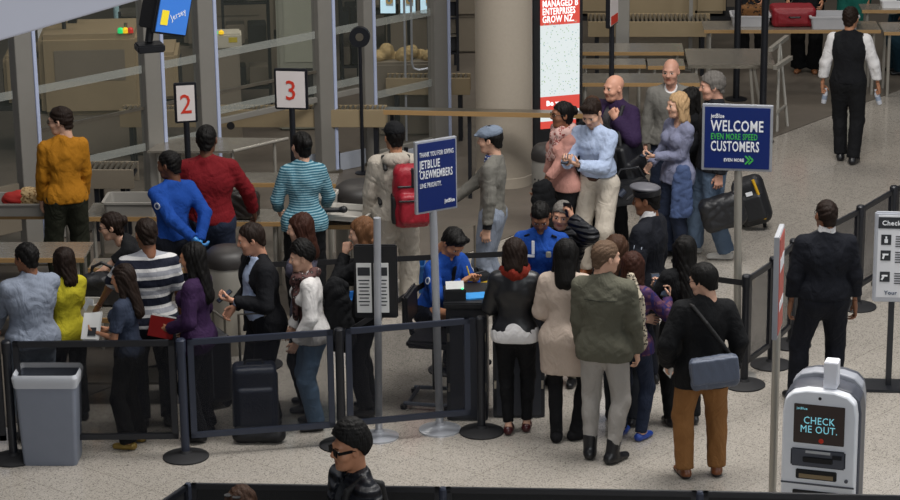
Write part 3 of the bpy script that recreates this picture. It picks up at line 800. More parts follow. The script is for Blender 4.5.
def xray(label, loc, rz, body=BEIGE, screen='#35608a'):
    th = thing('xray_machine', label, 'x-ray machine', loc, rz, 'baggage x-ray machines')
    MB().box((0, 0, .98), (1.15, .95, .95), bev=.06).build('housing', body, th)
    MB().box((0, 0, .27), (1.5, .85, .5), bev=.02).build('plinth', BEIGED, th)
    for sx in (-1, 1):
        MB().box((sx*.78, 0, .93), (.42, .78, .55), bev=.04).build('tunnel_hood', body, th)
        MB().box((sx*1.0, 0, .86), (.012, .6, .36)).build('curtain', RUBBER, th)
    MB().box((0, 0, .58), (2.6, .66, .06), bev=.01).build('belt', RUBBER, th)
    MB().box((0, -.478, 1.1), (.8, .012, .36), bev=.004).build('access_door', BEIGED, th)
    tw = MB().tube([(.42, -.35, 1.45), (.42, -.35, 1.56)], .02, 8).build('status_tower', STEELD, th)
    for k, (c, dx) in enumerate((('#18c26a', -.055), ('#e3b616', .0), ('#c22a20', .055))):
        MB().lathe([(.0, 0), (.035, .0), (.035, .045), (.02, .06), (0, .062)], (.42+dx, -.42, 1.46), 12).build('status_lamp', lum('status_lamp_%d' % k, c, (.9, .8, .3)[k]), tw)
    mo = MB().tube([(-.3, -.1, 1.45), (-.3, -.1, 1.7)], .025, 8).build('monitor_arm', BLACKM, th)
    MB().box((-.3, -.12, 1.86), (.46, .05, .32), bev=.01).build('monitor', BLACK, mo)
    MB().box((-.3, -.148, 1.86), (.42, .006, .27)).build('screen', lum('monitor_screen_'+screen.lstrip('#'), screen, .5), mo)
    return th
pp = at(85, 66, 1.1); xray('beige x-ray machine seen through the pane behind the man in the mustard sweater', (pp.x, pp.y+.5, 0), R(6))
pp = at(236, 34, 1.1); xray('grey-beige x-ray machine behind the number three sign', (pp.x-.4, pp.y+2.4, 0), R(6), BEIGED)
pp = at(412, 14, 1.1); xray('taupe x-ray machine seen through the pane beside the round column', (pp.x+.2, pp.y+3.0, 0), R(6), BEIGED)
pp = at(655, 4, 1.0); xray('beige x-ray machine beyond the roller tables at the top of the picture', (pp.x, pp.y+1.4, 0), 0)
# tall cabinet of the scanner and shelving silhouettes
pp = at(296, 60, 0.9); th = thing('scanner_cabinet', 'tall pale green-grey scanner cabinet above the number three sign', 'cabinet', (pp.x, pp.y+.4, 0), R(5))
MB().box((0, 0, 1.2), (.52, .6, 2.4), bev=.03).build('body', mat('cabinet_greygreen', '#8c8d80', .5), th)
MB().box((.03, -.305, 1.5), (.4, .014, 1.3), bev=.004).build('door', mat('cabinet_door', '#989a8b', .45), th)
MB().box((.0, -.303, .6), (.46, .012, .35)).build('vent', RUBBER, th)
def rack(label, px, py, w, h, fills):
    p = at(px, py); th = thing('equipment_rack', label, 'rack', (p.x, p.y+.3, 0), R(8), 'dark equipment racks behind the glass')
    for sx in (-1, 1):
        for sy in (-1, 1): MB().box((sx*(w/2-.02), sy*.18, h/2), (.035, .035, h)).build('upright', BLACKM, th)
    for k, z in enumerate(np.linspace(.25, h-.04, 4)):
        s_ = MB().box((0, 0, z), (w-.01, .39, .025)).build('shelf', STEELD if k % 2 else BLACKM, th)
        if k < 3:
            for j in range(2): MB().box(((j-.5)*w*.45, 0, z+.14), (w*.38, .3, .24), bev=.01).build('equipment_box', (fills[(k+j) % len(fills)]), s_)
    return th
RF = [BLACK, BEIGED, RUBBER, STEELD, BLACKM]
rack('dark equipment rack between the number two and three signs', 246, 110, .6, 1.9, RF); rack('dark equipment rack behind the pale blue banded pole', 134, 122, .34, 1.35, RF[2:]+RF[:2]); rack('dark equipment rack just left of the disc-topped stand', 349, 88, .26, 1.7, RF[3:]+RF[:3]); rack('dark equipment rack under the bright advert screens', 446, 74, .3, 1.0, RF[1:])
conv_specs = [
 ('beige roller conveyor running behind the number two and three signs', 120, 386, 127.5, .74, .26, BEIGE, True),
 ('brown roller conveyor beyond the disc-topped stand beside the column', 386, 470, 95, .78, .28, BEIGE, False),
 ('taupe roller conveyor just behind the man in the mustard sweater', 84, 134, 189, .78, .36, BEIGED, True),
 ('brown roller conveyor behind the roller tables at upper right', 588, 712, 37, .74, .55, BEIGE, False)]
for lb, a_, b_, y, z, W, sd, wh in conv_specs:
    A, B = at(a_, y, z-.2), at(b_, y, z-.2)
    conveyor(lb, ((A.x+B.x)/2, A.y+W/2, 0), 0, B.x-A.x, W, z, sd, .2, wh)
# low pale barrier boards under the conveyors
for lb, a_, b_ in (('pale grey kick board under the conveyor behind the capped man in the hoodie', (337, 172), (366, 166)), ('pale grey kick board left of the blue crew sign', (405, 168), (440, 160)), ('pale grey kick board behind the teal-shirted person', (302, 174), (325, 170))):
    A, B = at(*a_), at(*b_); d = B-A; th = thing('kick_board', lb, 'board', ((A.x+B.x)/2, (A.y+B.y)/2, 0), math.atan2(d.y, d.x), 'kick boards at the partition')
    MB().box((0, 0, .11), (d.length, .02, .2), bev=.003).build('board', mat('kick_board_grey', '#9ba0aa', .5), th)
    MB().box((-d.length/2+.02, 0, .12), (.03, .04, .24)).build('foot', BLACKM, th)
# tables
def table(label, px0, px1, py, z, depth, top=TOPM, edge=WOODE, shelf=False, rz=0., group='steel divesting tables'):
    A, B = at(px0, py, z), at(px1, py, z); L = B.x-A.x
    th = thing('steel_table', label, 'table', ((A.x+B.x)/2, A.y+depth/2, 0), rz, group)
    MB().box((0, 0, z-.012), (L, depth, .024), bev=.004).build('table_top', top, th)
    MB().box((0, -depth/2-.006, z-.02), (L, .012, .042)).build('front_edge', edge, th)
    for sx in (-1, 1):
        for sy in (-1, 1): MB().tube([(sx*(L/2-.08), sy*(depth/2-.07), 0), (sx*(L/2-.08), sy*(depth/2-.07), z-.02)], .02, 8).build('leg', STEEL, th)
    MB().box((0, depth/2-.07, z-.09), (L-.16, .03, .06)).build('apron', STEELD, th)
    if shelf: MB().box((0, 0, .2), (L-.1, depth-.08, .02)).build('shelf', STEELD, th)
    return th
TAB = [
 ('steel table under the tray with the red and tan clothes', -60, 66, 215, .72, .5, True), ('steel table behind the officer in the blue shirt', 84, 192, 217, .72, .5, True),
 ('steel table in front of the man in the red sweater', 196, 282, 222, .76, .45, False), ('steel table in front of the person in the teal striped shirt', 286, 356, 225, .76, .55, False),
 ('steel table behind the man in the grey fleece and the woman in yellow', -40, 84, 258, .8, .5, True), ('steel table between the reaching woman in glasses and the officer in blue', 88, 205, 268, .8, .3, True),
 ('steel table with the black bag beside the woman in yellow', 62, 190, 318, .8, .45, True),
 ('steel table beyond the bag of the man in the red sweater', 206, 284, 183, .82, .4, False), ('steel table beside the domed bin behind the teal shirt', 290, 336, 184, .82, .4, False)]
for lb, a_, b_, y, z, d, sh in TAB: table(lb, a_, b_, y, z, d, shelf=sh)
# slanting exit table in front of the number three sign
A, B, D_ = at(233, 151, .8), at(288, 138, .8), at(196, 146, .8)
th = thing('exit_table', 'glossy steel exit table below the conveyor behind the red sweater', 'table', (0, 0, 0))
e = B-A; w = Vector((-1.1, .05, 0))
MB().prism([(A.x, A.y), (B.x, B.y), (B.x-1.3, B.y+.05), (A.x-.9, A.y+.0)], .776, .8, 'z').build('table_top', TOPM, th)
MB().tube([A+Vector((0, -.01, 0)), B+Vector((0, -.01, 0))], .016, 8).build('edge_rail', STEEL, th)
for p in (A+e*.12+Vector((-.08, 0, 0)), A+e*.85+Vector((-.06, 0, 0)), A+Vector((-.8, .08, 0)), B+Vector((-1.15, 0, 0))): MB().tube([(p.x, p.y, 0), (p.x, p.y, .78)], .018, 8).build('leg', STEEL, th)
# counter beam running in front of the column
A, B = at(384, 113, 1.0), at(588, 117, 1.0)
th = thing('rail_counter', 'long narrow wood-edged counter crossing in front of the round column', 'counter', ((A.x+B.x)/2, A.y+.2, 0), math.atan2(B.y-A.y, B.x-A.x))
LL = (B-A).length
MB().box((0, -.09, .985), (LL, .18, .03), bev=.004).build('counter_top', STEELD, th)
MB().box((0, -.175, .98), (LL, .012, .05)).build('front_edge', WOODE, th)
for x in (-LL/2+.08, -LL*.08, LL/2-.1): MB().box((x, -.08, .485), (.04, .04, .97)).build('leg', BLACKM, th)
# roller tables on the upper right
RT = [('far steel roller table with wood edge, left of the tall black poles', 578, 684, 52, .86, .5), ('short steel roller table right of the lit advert', 579, 646, 65, .86, .35),
 ('steel roller table above the head of the man in the grey sweater', 648, 685, 66, .86, .4), ('near steel roller table behind the two bald men', 578, 700, 83, .86, .5)]
for lb, a_, b_, y, z, d in RT: table(lb, a_, b_, y, z, d, group='steel roller tables')
th = table('long steel table holding the red suitcase', 704, 881, 30, .86, .55, group='steel roller tables')
A, B = at(688, 65, .86), at(776, 66, .86)
th = thing('return_table', 'wide steel tray-return table behind the welcome sign', 'table', ((A.x+B.x)/2, A.y+.45, 0))
LL = B.x-A.x
MB().box((0, 0, .848), (LL, .9, .024), bev=.004).build('table_top', TOPM, th)
MB().box((0, -.456, .84), (LL, .012, .042)).build('front_edge', STEELD, th)
MB().box((LL/2+.11, -.2, .83), (.05, .6, .05), rot=-.4).build('end_bar', STEEL, th)
MB().box((LL/2+.09, .2, .98), (.05, .75, .05), rot=-.35).build('guard_rail', STEEL, th)
for p0, p1 in (((-LL/2+.1, -.4, .84), (-LL/2+.1, -.4, 0)), ((LL/2-.3, -.4, .84), (LL/2-.22, -.42, 0)), ((LL/2-.26, -.4, .84), (LL/2-.1, -.4, 0)), ((LL/2+.1, .2, .98), (LL/2+.2, -.05, 0)), ((LL/2+.09, .15, .98), (LL/2+.05, -.3, 0)), ((-LL/2+.1, .4, .84), (-LL/2+.1, .4, 0))):
    MB().tube([p0, p1], .02, 8).build('leg', STEEL, th)
MB().tube([(LL/2+.06, -.28, .25), (LL/2+.17, 0, .25)], .02, 8).build('stretcher', STEEL, th)
table('steel table at the right edge beyond the man in the waistcoat', 884, 930, 32, .86, .6, group='steel roller tables')
table('upper steel table at the top right corner', 862, 930, 10, .95, .4, group='steel roller tables')
# tall black poles
for lb, px, py in (('tall black pole nearer the lit advert of the two beside the return table', 736, 100), ('tall black pole rising behind the welcome sign', 762, 142)):
    p = at(px, py); th = thing('black_pole', lb, 'pole', p, 0, 'tall black poles')
    MB().tube([(0, 0, .02), (0, 0, 4.2)], .042, 14).build('pole', BLACKM, th); MB().lathe([(.14, 0), (.14, .02), (.05, .03)], (0, 0, 0), 20).build('base', BLACKM, th)
p = at(690, 70); th = thing('slim_post', 'slim grey post standing behind the roller tables', 'post', p); MB().box((0, 0, 1.6), (.05, .05, 3.2)).build('post', ALU, th); MB().box((0, 0, .01), (.14, .14, .02)).build('base', ALU, th)
# lit advert kiosk
p = at(538, 165); ang = R(20)
th = thing('advert_kiosk', 'black kiosk with brightly lit red and white advert beside the round column', 'advertising display', p, ang)
W = .5
MB().box((W/2, .14, 1.3), (W+.1, .26, 2.6), bev=.01).build('housing', BLACK, th)
pn = MB().box((W/2+.02, .004, 1.42), (W-.03, .012, 2.0)).build('light_panel', None, th)
def advert():
    m, nt, b = base_mat('advert_panel'); L = nt.links.new
    tc = N(nt, 'ShaderNodeTexCoord'); sp = N(nt, 'ShaderNodeSeparateXYZ'); L(tc.outputs['Object'], sp.inputs[0])
    r = N(nt, 'ShaderNodeValToRGB'); r.color_ramp.interpolation = 'CONSTANT'; e = r.color_ramp.elements
    red, whi = lin('#e24a3c'), lin('#e9f1f1')
    e[0].color = red; e[1].position = .04; e[1].color = whi
    for pos, c in ((.105, red), (.185, whi), (.6, red)): q = e.new(pos); q.color = c
    mr = N(nt, 'ShaderNodeMapRange'); mr.inputs[1].default_value = .42; mr.inputs[2].default_value = 2.42; L(sp.outputs[2], mr.inputs[0]); L(mr.outputs[0], r.inputs[0])
    v = N(nt, 'ShaderNodeTexVoronoi', Scale=34.); L(tc.outputs['Object'], v.inputs['Vector'])
    lt = N(nt, 'ShaderNodeMath', operation='LESS_THAN'); lt.inputs[1].default_value = .22; L(v.outputs['Distance'], lt.inputs[0])
    mu = N(nt, 'ShaderNodeMath', operation='MULTIPLY'); L(lt.outputs[0], mu.inputs[0])
    bd = N(nt, 'ShaderNodeMath', operation='COMPARE'); bd.inputs[1].default_value = 1.24; bd.inputs[2].default_value = .42; L(sp.outputs[2], bd.inputs[0]); L(bd.outputs[0], mu.inputs[1])
    h = N(nt, 'ShaderNodeMix', data_type='RGBA'); h.inputs[6].default_value = lin('#5fa3b8'); h.inputs[7].default_value = lin('#b8cf9a'); L(v.outputs['Color'], h.inputs[0])
    mx = N(nt, 'ShaderNodeMix', data_type='RGBA'); L(mu.outputs[0], mx.inputs[0]); L(r.outputs[0], mx.inputs[6]); L(h.outputs[2], mx.inputs[7])
    b.inputs['Base Color'].default_value = (.02, .02, .02, 1); L(mx.outputs[2], b.inputs['Emission Color']); b.inputs['Emission Strength'].default_value = .92
    return m
pn.data.materials.clear(); pn.data.materials.append(advert())
LM = lum('advert_white', '#f2f4f4', .9)
for i, s_ in enumerate(('MANAGED B', 'ENTERPRISES', 'GROW NZ.')): text(th, s_, LM, (.055, -.006, 1.835-i*.09), .108, (PI/2, 0, 0), weight=.002, sx=.6 if i == 1 else .66)
text(th, 'Be w', LM, (.1, -.006, .69), .08, (PI/2, 0, 0), weight=.003)
# ------------------------------------------------------------------ signs
def disc_base(th, r=.17, m=CHROME): MB().lathe([(r, 0), (r, .012), (r*.8, .022), (.045, .05), (.03, .07)], (0, 0, 0), 32).build('base', m, th)
def lane_sign(num, px, fy, z0, w, h, rz, label):
    p = at(px, fy); th = thing('lane_sign', label, 'sign', p, rz, 'lane number signs')
    MB().tube([(0, 0, .02), (0, 0, z0+.02)], .03, 12).build('pole', BLACKM, th); disc_base(th, .17, BLACKM)
    MB().box((0, 0, z0+h/2), (w, .05, h), bev=.008).build('frame', BLACKM, th)
    MB().box((0, -.027, z0+h/2), (w-.045, .006, h-.045)).build('panel', mat('lane_sign_face', '#cdc6c4', .5), th)
    if num: text(th, num, REDL, (0, -.033, z0+h*.25), h*.68, (PI/2, 0, 0), 'CENTER', .0015, sx=.9)
    return th
lane_sign('2', 193, 267, 1.49, .22, .4, R(14), 'lane sign reading 2 in red on a black pole above the red sweater')
lane_sign('3', 297, 263, 1.59, .33, .41, R(-6), 'lane sign reading 3 in red on a black pole above the teal shirt')
p = at(611, 150); th = lane_sign('', 611, 160, 1.58, .34, .62, R(72), 'lane sign seen nearly edge-on above the bald man in purple')
MB().box((0, -.031, 1.66), (.26, .005, .1)).build('red_band', REDL, th)
# crew sign on a chrome pole
p = at(440, 430); th = thing('crew_sign', 'navy crew priority sign on a chrome pole behind the mesh barrier', 'sign', p, 0)
MB().tube([(0, 0, .04), (-.03, 0, 1.95)], .032, 18).build('pole', CHROME, th); disc_base(th, .175)
hd = MB().box((0, 0, 0), (.385, .03, .6), bev=.004).build('sign_frame', CHROME, th); hd.location = (-.005, .0, 2.19); hd.rotation_euler = (0, 0, R(33))
MB().box((.004, -.016, 0), (.35, .006, .565)).build('sign_panel', NAVY, hd)
for s_, z, sz, wt, sx in (('THANK YOU FOR GIVING', .17, .056, .0002, .46), ('JETBLUE', .075, .095, .0012, .52), ('CREWMEMBERS', -.01, .095, .0009, .435), ('LINE PRIORITY.', -.085, .056, .0003, .5)):
    text(hd, s_, LETTER, (-.158, -.0205, z), sz, (PI/2, 0, 0), weight=wt, sx=sx)
text(hd, 'jetBlue', LETTER, (.07, -.0205, -.235), .045, (PI/2, 0, 0), weight=.001, sx=.7)
# plain chrome pole with the black notice holder
p = at(379, 437); th = thing('notice_stand', 'chrome pole with a black holder of printed notices in front of the woman in black', 'notice stand', p, 0)
MB().tube([(0, 0, .04), (.025, 0, 1.88)], .03, 18).build('pole', CHROME, th); disc_base(th, .165)
hd = MB().box((.0, .055, 1.33), (.35, .04, .62), bev=.01).build('notice_holder', BLACK, th)
for x in (-.085, .055): n_ = MB().box((x-.01, .03, 1.28), (.12, .006, .42)).build('notice', PAPER, hd); MB().box((x-.01, .0255, 1.42), (.1, .003, .07)).build('heading', INK, n_); [MB().box((x-.01, .0255, 1.345-k*.03), (.09-.015*(k % 2), .003, .009)).build('text_line', INK, n_) for k in range(8)]
# welcome sign
p = at(737, 377); th = thing('welcome_sign', 'navy and green welcome sign on a steel pole beside the queue barrier', 'sign', p, 0)
MB().tube([(0, 0, .04), (-.03, 0, 1.95)], .034, 18).build('pole', STEEL, th); disc_base(th, .17, mat('pale_base', '#a6a49f', .35, .5))
hd = MB().box((0, 0, 0), (.6, .035, .58), bev=.005).build('sign_frame', CHROME, th); hd.location = (-.045, -.025, 2.175); hd.rotation_euler = (0, 0, R(-7))
MB().box((0, -.019, 0), (.555, .006, .535)).build('sign_panel', NAVY, hd)
text(hd, 'jetBlue', LETTER, (-.225, -.0235, .175), .05, (PI/2, 0, 0), weight=.001, sx=.75)
for s_, z, sz, m_, sx, wt in (('WELCOME', .06, .135, LETTER, .655, .0022), ('EVEN MORE SPEED', -.013, .075, GREENL, .6, .001), ('CUSTOMERS', -.115, .125, LETTER, .56, .0022)):
    text(hd, s_, m_, (-.225, -.0235, z), sz, (PI/2, 0, 0), weight=wt, sx=sx)
text(hd, 'EVEN MORE', LETTER, (-.11, -.0235, -.205), .038, (PI/2, 0, 0), weight=.001, sx=.8)
ch = MB()
for k in (0, 1):
    for sg in (-1, 1): ch.box((.09+k*.03, -.0235, -.19+sg*.018), (.05, .004, .013), rot=Matrix.Rotation(sg*R(45), 4, 'Y'))
ch.build('chevrons', GREENL, hd)
# red and white sign seen edge-on, near the kiosk
p = at(772, 508); th = thing('banner_stand', 'red and white sign seen almost edge-on, on a steel pole left of the white kiosk', 'sign', p, R(79))
MB().tube([(0, .0, .04), (0, 0, 1.45)], .03, 16).build('pole', STEEL, th); disc_base(th, .17)
hd = MB().box((0, 0, 1.82), (.36, .04, .8), bev=.005).build('sign_frame', CHROME, th)
MB().box((0, -.022, 1.82), (.31, .006, .74)).build('sign_panel', mat('poster_red', '#b5564b', .5), hd)
MB().box((0, -.026, 1.98), (.26, .003, .1)).build('white_block', LETTER, hd); MB().box((0, -.026, 1.66), (.26, .003, .07)).build('white_strip', LETTER, hd)
# notice board at the right edge
p = at(888, 387); th = thing('information_board', 'white framed information board on a black post at the right edge', 'information board', p, R(-4))
MB().box((0, .0, .4), (.05, .05, .8)).build('post', BLACKM, th); MB().box((-.02, 0, .012), (.5, .3, .024), bev=.006).build('base', BLACKM, th)
MB().box((.06, -.02, 1.19), (.46, .05, .8), bev=.012).build('frame', mat('silver_frame', '#b4b7bf', .4, .3), th)
bp = MB().box((.06, -.047, 1.2), (.4, .006, .73)).build('notice', mat('board_paper', '#d3d4d8', .6), th)
MB().box((.06, -.052, 1.5), (.4, .004, .1)).build('header', INK, bp)
text(bp, 'Checked Bag', LETTER, (-.11, -.056, 1.48), .058, (PI/2, 0, 0), weight=.001)
for k, z in enumerate((1.38, 1.24, 1.05)):
    ic = MB().box((-.07, -.052, z-.03), (.085, .004, .09)).build('icon', INK, bp)
    g = MB()
    if k == 0: g.box((-.07, -.056, z-.04), (.03, .003, .035), bev=.004).box((-.07, -.056, z-.01), (.014, .003, .02))
    else: g.box((-.072, -.056, z-.02), (.05, .003, .014)).box((-.088, -.056, z-.042), (.016, .003, .035), rot=Matrix.Rotation(R(15*k), 4, 'Y'))
    g.build('pictogram', LETTER, ic)
    for j in range(5): MB().box((.09, -.052, z-.0-j*.022), (.16, .004, .007)).build('text_line', INK, bp)
text(bp, 'Your', mat('board_blue', '#31445f', .5), (-.07, -.052, .86), .05, (PI/2, 0, 0), weight=.001)
# disc-topped stand
dY = 27.3; p = Vector(((360-CAM_PX)/CAM_F*(dY*_c+CAM_H*_s)*.985, dY, 0)); zd = atY(360, 37, dY).z; th = thing('disc_stand', 'black disc on a thin stand between the two bright-edged mullions', 'stand', (p.x, p.y, 0))
MB().tube([(0, 0, .02), (0, 0, zd-.08)], .02, 10).build('pole', BLACKM, th); MB().lathe([(.09, 0), (.09, .02), (.03, .03)], (0, 0, 0), 20).build('base', BLACKM, th)
o = MB().tube([(0, -.03, zd), (0, .05, zd)], .115, 28).build('disc', BLACKM, th)
MB().tube([(0, -.036, zd+.005), (0, -.03, zd+.005)], .045, 18).build('hub', STEELD, o)
# banded pole behind the glass
p = at(119, 110); th = thing('banded_pole', 'pale blue pole with red bands behind the left glass pane', 'pole', (p.x, p.y+.2, 0))
MB().tube([(0, 0, 0), (0, 0, 1.9)], .04, 14).build('pole', mat('pale_blue_wrap', '#9fc3c8', .5, 0, (60, .2), .2, 30.), th)
for z in (.12, .95, 1.62): MB().tube([(0, 0, z-.06), (0, 0, z+.06)], .043, 14).build('band', REDL, th)
p = at(47, 115); th = thing('poster_stand', 'white printed notice on a stand behind the left glass pane', 'notice', (p.x, p.y+.25, 0), R(8))
MB().box((0, 0, .45), (.03, .03, .9)).build('post', BLACKM, th); MB().box((0, 0, .01), (.3, .2, .02)).build('base', BLACKM, th); MB().box((0, -.02, 1.1), (.2, .02, .46)).build('notice', PAPER, th); MB().box((0, -.033, 1.28), (.17, .004, .07)).build('heading', INK, th)
p = at(75, 150); th = thing('floor_banner', 'slim dark panel stand just above the head of the man in the mustard sweater', 'stand', (p.x, p.y+.3, 0)); MB().box((0, 0, .75), (.1, .06, 1.5)).build('frame', BLACKM, th); MB().box((.0, -.032, .8), (.05, .006, 1.2)).build('panel', mat('lilac_strip', '#8b8fae', .5), th); MB().box((0, 0, .01), (.3, .25, .02)).build('base', BLACKM, th)
# bright wall screens far behind
for k, px in enumerate((388, 408, 428)):
    p = atY(px, 2, 29.6); th = thing('advert_screen', 'bright advert screen behind the glass beside the column, '+('left', 'middle', 'right')[k]+' one of three', 'screen', (p.x, 29.6, 0), 0, 'bright screens behind the glass')
    MB().box((0, .05, p.z/2), (.04, .04, p.z)).build('post', BLACKM, th); MB().box((0, .05, .015), (.2, .2, .03)).build('base', BLACKM, th)
    MB().box((0, 0, p.z+.1), (.205, .05, .5), bev=.006).build('bezel', BLACK, th)
    m_ = pattern_mat('screen_face', 'leopard', '#cfe6ee', '#e6c98a', '#4f9fd0', scale=9.)
    MB().box((0, -.03, p.z+.1), (.18, .01, .46)).build('display', lum('screen_pale', '#bcdcea', .8), th)
    MB().box((.02, -.037, p.z+.06), (.09, .004, .2)).build('picture', m_, th)
p = atY(424, 70, 28.75); th = thing('grab_rail', 'bent chrome rail behind the glass beside the column', 'rail', (p.x, 28.75, 0), 0)
MB().tube([(-.14, 0, 2.2), (-.14, 0, p.z+.08), (-.12, 0, p.z+.02), (-.06, 0, p.z), (.2, .0, p.z+.05)], .014, 8).build('rail', CHROME, th); MB().tube([(.2, .0, p.z+.05), (.2, .0, 0)], .014, 8).build('post', CHROME, th); MB().tube([(-.14, 0, 2.2), (-.22, 0, 2.2), (-.22, 0, 0)], .014, 8).build('rear_post', CHROME, th)
p = atY(226, 42, 28.6); th = thing('control_console', 'pale control console with a yellow lamp and label behind the glass', 'console', (p.x, 28.6, 0), R(8))
MB().box((0, 0, (p.z-.05)/2), (.3, .3, p.z-.05), bev=.02).build('pedestal', BEIGED, th); MB().box((0, -.02, p.z+.04), (.36, .3, .18), bev=.02).build('body', mat('console_pale', '#b3ae9d', .5), th)
for k, dx in enumerate((-.12, -.05)): MB().lathe([(0, 0), (.03, 0), (.03, .03), (0, .05)], (dx, -.15, p.z+.13), 12).build('status_lamp', bpy.data.materials['status_lamp_%d' % k], th)
MB().box((.08, -.172, p.z+.06), (.1, .004, .06)).build('yellow_label', mat('label_yellow', '#b7a52c', .5), th)
p = atY(408, 50, 28.7); th = thing('luggage_bench', 'bench of tan bundles behind the glass beside the column', 'bench', (p.x-.05, 29.25, 0), R(4)); MB().box((0, 0, .45), (.8, .5, .9), bev=.03).build('body', BEIGED, th)
soft('bundle', mat('bundle_tan', '#a08a5e', .8, 0, (20, .5), .3, 12.), th, (-.45, -.35, .85), (.45, .35, 1.4), .014, lambda F: ([F.ell((-.34+.1*i, -.05+.06*(i % 3), .93+.05*math.sin(i*2.1)), (.085, .12, .07+.03*(i % 2)), k=.02) for i in range(8)], F.wrinkle(.018, rg, (30, 60, 90))))
# hanging flight screen and camera unit
p = atY(171, 18, 21.5); th = thing('hanging_screen', 'blue information screen hanging in a black frame at the top left', 'screen', p, 0)
hd = MB().box((0, 0, .1), (.34, .05, .5), bev=.01).build('bezel', BLACK, th); hd.rotation_euler = (0, R(14), R(38))
MB().box((0, -.03, .1), (.3, .012, .46)).build('display', lum('screen_blue', '#2f66b3', .45), hd)
text(hd, 'Jersey', LETTER, (-.01, -.038, -.02), .075, (PI/2, R(-32), 0), sx=.8); MB().box((-.085, -.04, .0), (.07, .004, .13)).build('yellow_block', lum('screen_yellow', '#d8c32a', .3), hd)
MB().box((-.17, .06, .18), (.13, .12, .55), bev=.01, rot=Matrix.Rotation(R(12), 4, 'Y')).build('back_box', BLACK, th)
MB().box((-.12, .08, .95), (.06, .06, 1.4)).build('drop_pole', BLACKM, th)
MB().tube([(-.19, .05, -.08), (-.21, .03, -.22)], .035, 10).build('bracket', BLACK, th)
MB().box((-.2, .0, -.26), (.24, .2, .07), bev=.012, rot=R(20)).build('camera_unit', BLACK, th)
# ------------------------------------------------------------------ barriers
MESH = see_through('barrier_mesh', '#191b22', .3, .3)
MESHD = see_through('barrier_mesh_dense', '#141519', .44, .4)
MESHR = see_through('barrier_mesh_light', '#2b2b30', .45, .5)
def post(label, x, y, group, m=BLACKM, h=1.0, r=.035):
    th = thing('stanchion_post', label, 'stanchion', (x, y, 0), 0, group)
    MB().tube([(0, 0, .02), (0, 0, h)], r, 16).build('pole', m, th)
    MB().lathe([(.185, 0), (.185, .012), (.15, .026), (.05, .04), (.04, .06)], (0, 0, 0), 32).build('base', RUBBER, th)
    MB().lathe([(r+.006, h-.1), (r+.006, h-.005), (r-.004, h+.008), (0, h+.01)], (0, 0, 0), 16).build('cap', m, th)
    return th
def panel(label, A, B, group, frame, sheet, z0=.16, z1=1.0, fw=.05, inset=.05, cat='barrier'):
    A, B = Vector(A), Vector(B); d = (B-A); L = d.length-2*inset; mid = (A+B)/2
    th = thing('mesh_barrier', label, cat, (mid.x, mid.y, 0), math.atan2(d.y, d.x), group)
    f = MB()
    for z in (z0+fw/2, z1-fw/2): f.box((0, 0, z), (L, .03, fw), bev=.004)
    for x in (-L/2+fw/2, L/2-fw/2): f.box((x, 0, (z0+z1)/2), (fw, .03, z1-z0), bev=.004)
    f.build('frame', frame, th)
    MB().box((0, 0, (z0+z1)/2), (L-fw, .004, z1-z0-fw)).build('mesh_sheet', sheet, th)
    return th
P1, P2, P3, P4 = at(14, 459), at(186, 457), at(342, 445), at(484, 432)
P0 = P1-Vector((1.4, 0, 0))
gp = 'black posts of the front mesh barrier'
post('black barrier post half hidden behind the grey waste bin', P1.x, P1.y, gp); post('black barrier post in front of the woman in purple', P2.x, P2.y, gp, SLATE)
post('black barrier post just beyond the head of the man in sunglasses', P3.x, P3.y, gp); post('black barrier post standing against the front desk', P4.x-.02, P4.y, gp)
post('black barrier post beside the left edge of the picture', P0.x, P0.y, gp)
gp = 'mesh panels of the front barrier'
panel('dark mesh barrier panel cut by the left edge', P0, P1, gp, BLACKM, MESHD); panel('dark mesh barrier panel beside the grey waste bin', P1, P2, gp, BLACKM, MESHD)
panel('slate-framed mesh barrier panel in front of the man in the dark suit', P2, P3, gp, SLATE, MESH); panel('slate-framed mesh barrier panel in front of the two chrome poles', P3, P4-Vector((.06, 0, 0)), gp, SLATE, MESH)
# right queue barrier
RQ = [at(744, 385), at(771, 365), at(791, 345), at(857, 307), at(890, 285), at(940, 258)]
rl = ['black stanchion post nearest the welcome sign', 'black stanchion post, second from the welcome sign', 'black stanchion post at the left elbow of the man in navy', 'black stanchion post right of the man in navy', 'black stanchion post just above the information board', 'black stanchion post beyond the right edge']
for p, l_ in zip(RQ, rl): post(l_, p.x, p.y, 'black posts of the right queue barrier')
pl = ['see-through mesh panel nearest the welcome sign', 'narrow mesh panel left of the man in navy', 'see-through mesh panel behind the man in navy', 'see-through mesh panel right of the man in navy', 'see-through mesh panel running out of the right edge']
for i in range(5): panel(pl[i], RQ[i], RQ[i+1], 'mesh panels of the right queue barrier', BLACKM, MESHR, .18, .98, .05, .045)
# belts
def belt(label, A, B, z, h=.05):
    A, B = Vector(A), Vector(B); d = B-A; m_ = (A+B)/2
    th = MB().box((0, 0, z), (d.length, .006, h)).build('barrier_belt', mat('black_webbing', '#121216', .8), None)
    th.location = (m_.x, m_.y, 0); th.rotation_euler = (0, 0, math.atan2(d.y, d.x)); tag(th, label, 'belt', 'retractable barrier belts')
S1, S2 = at(262, 365), at(516, 352); 
gp = 'black posts of the inner belt line'
post('black belt post hidden behind the man in the dark suit', S1.x, S1.y, gp); post('black belt post hidden behind the woman with the rust scarf', S2.x, S2.y, gp)
belt('long black belt crossing behind the two chrome poles', S1, S2, .93)
S3 = at(449, 370); post('black belt post behind the seated officer', S3.x, S3.y, gp)
belt('black belt slanting back past the chrome notice pole', P3, S3, .93)
S4 = at(655, 372); post('black belt post hidden behind the long-haired woman in black', S4.x, S4.y, gp); belt('short black belt from the welcome sign to the crowd', RQ[0], S4, .93)
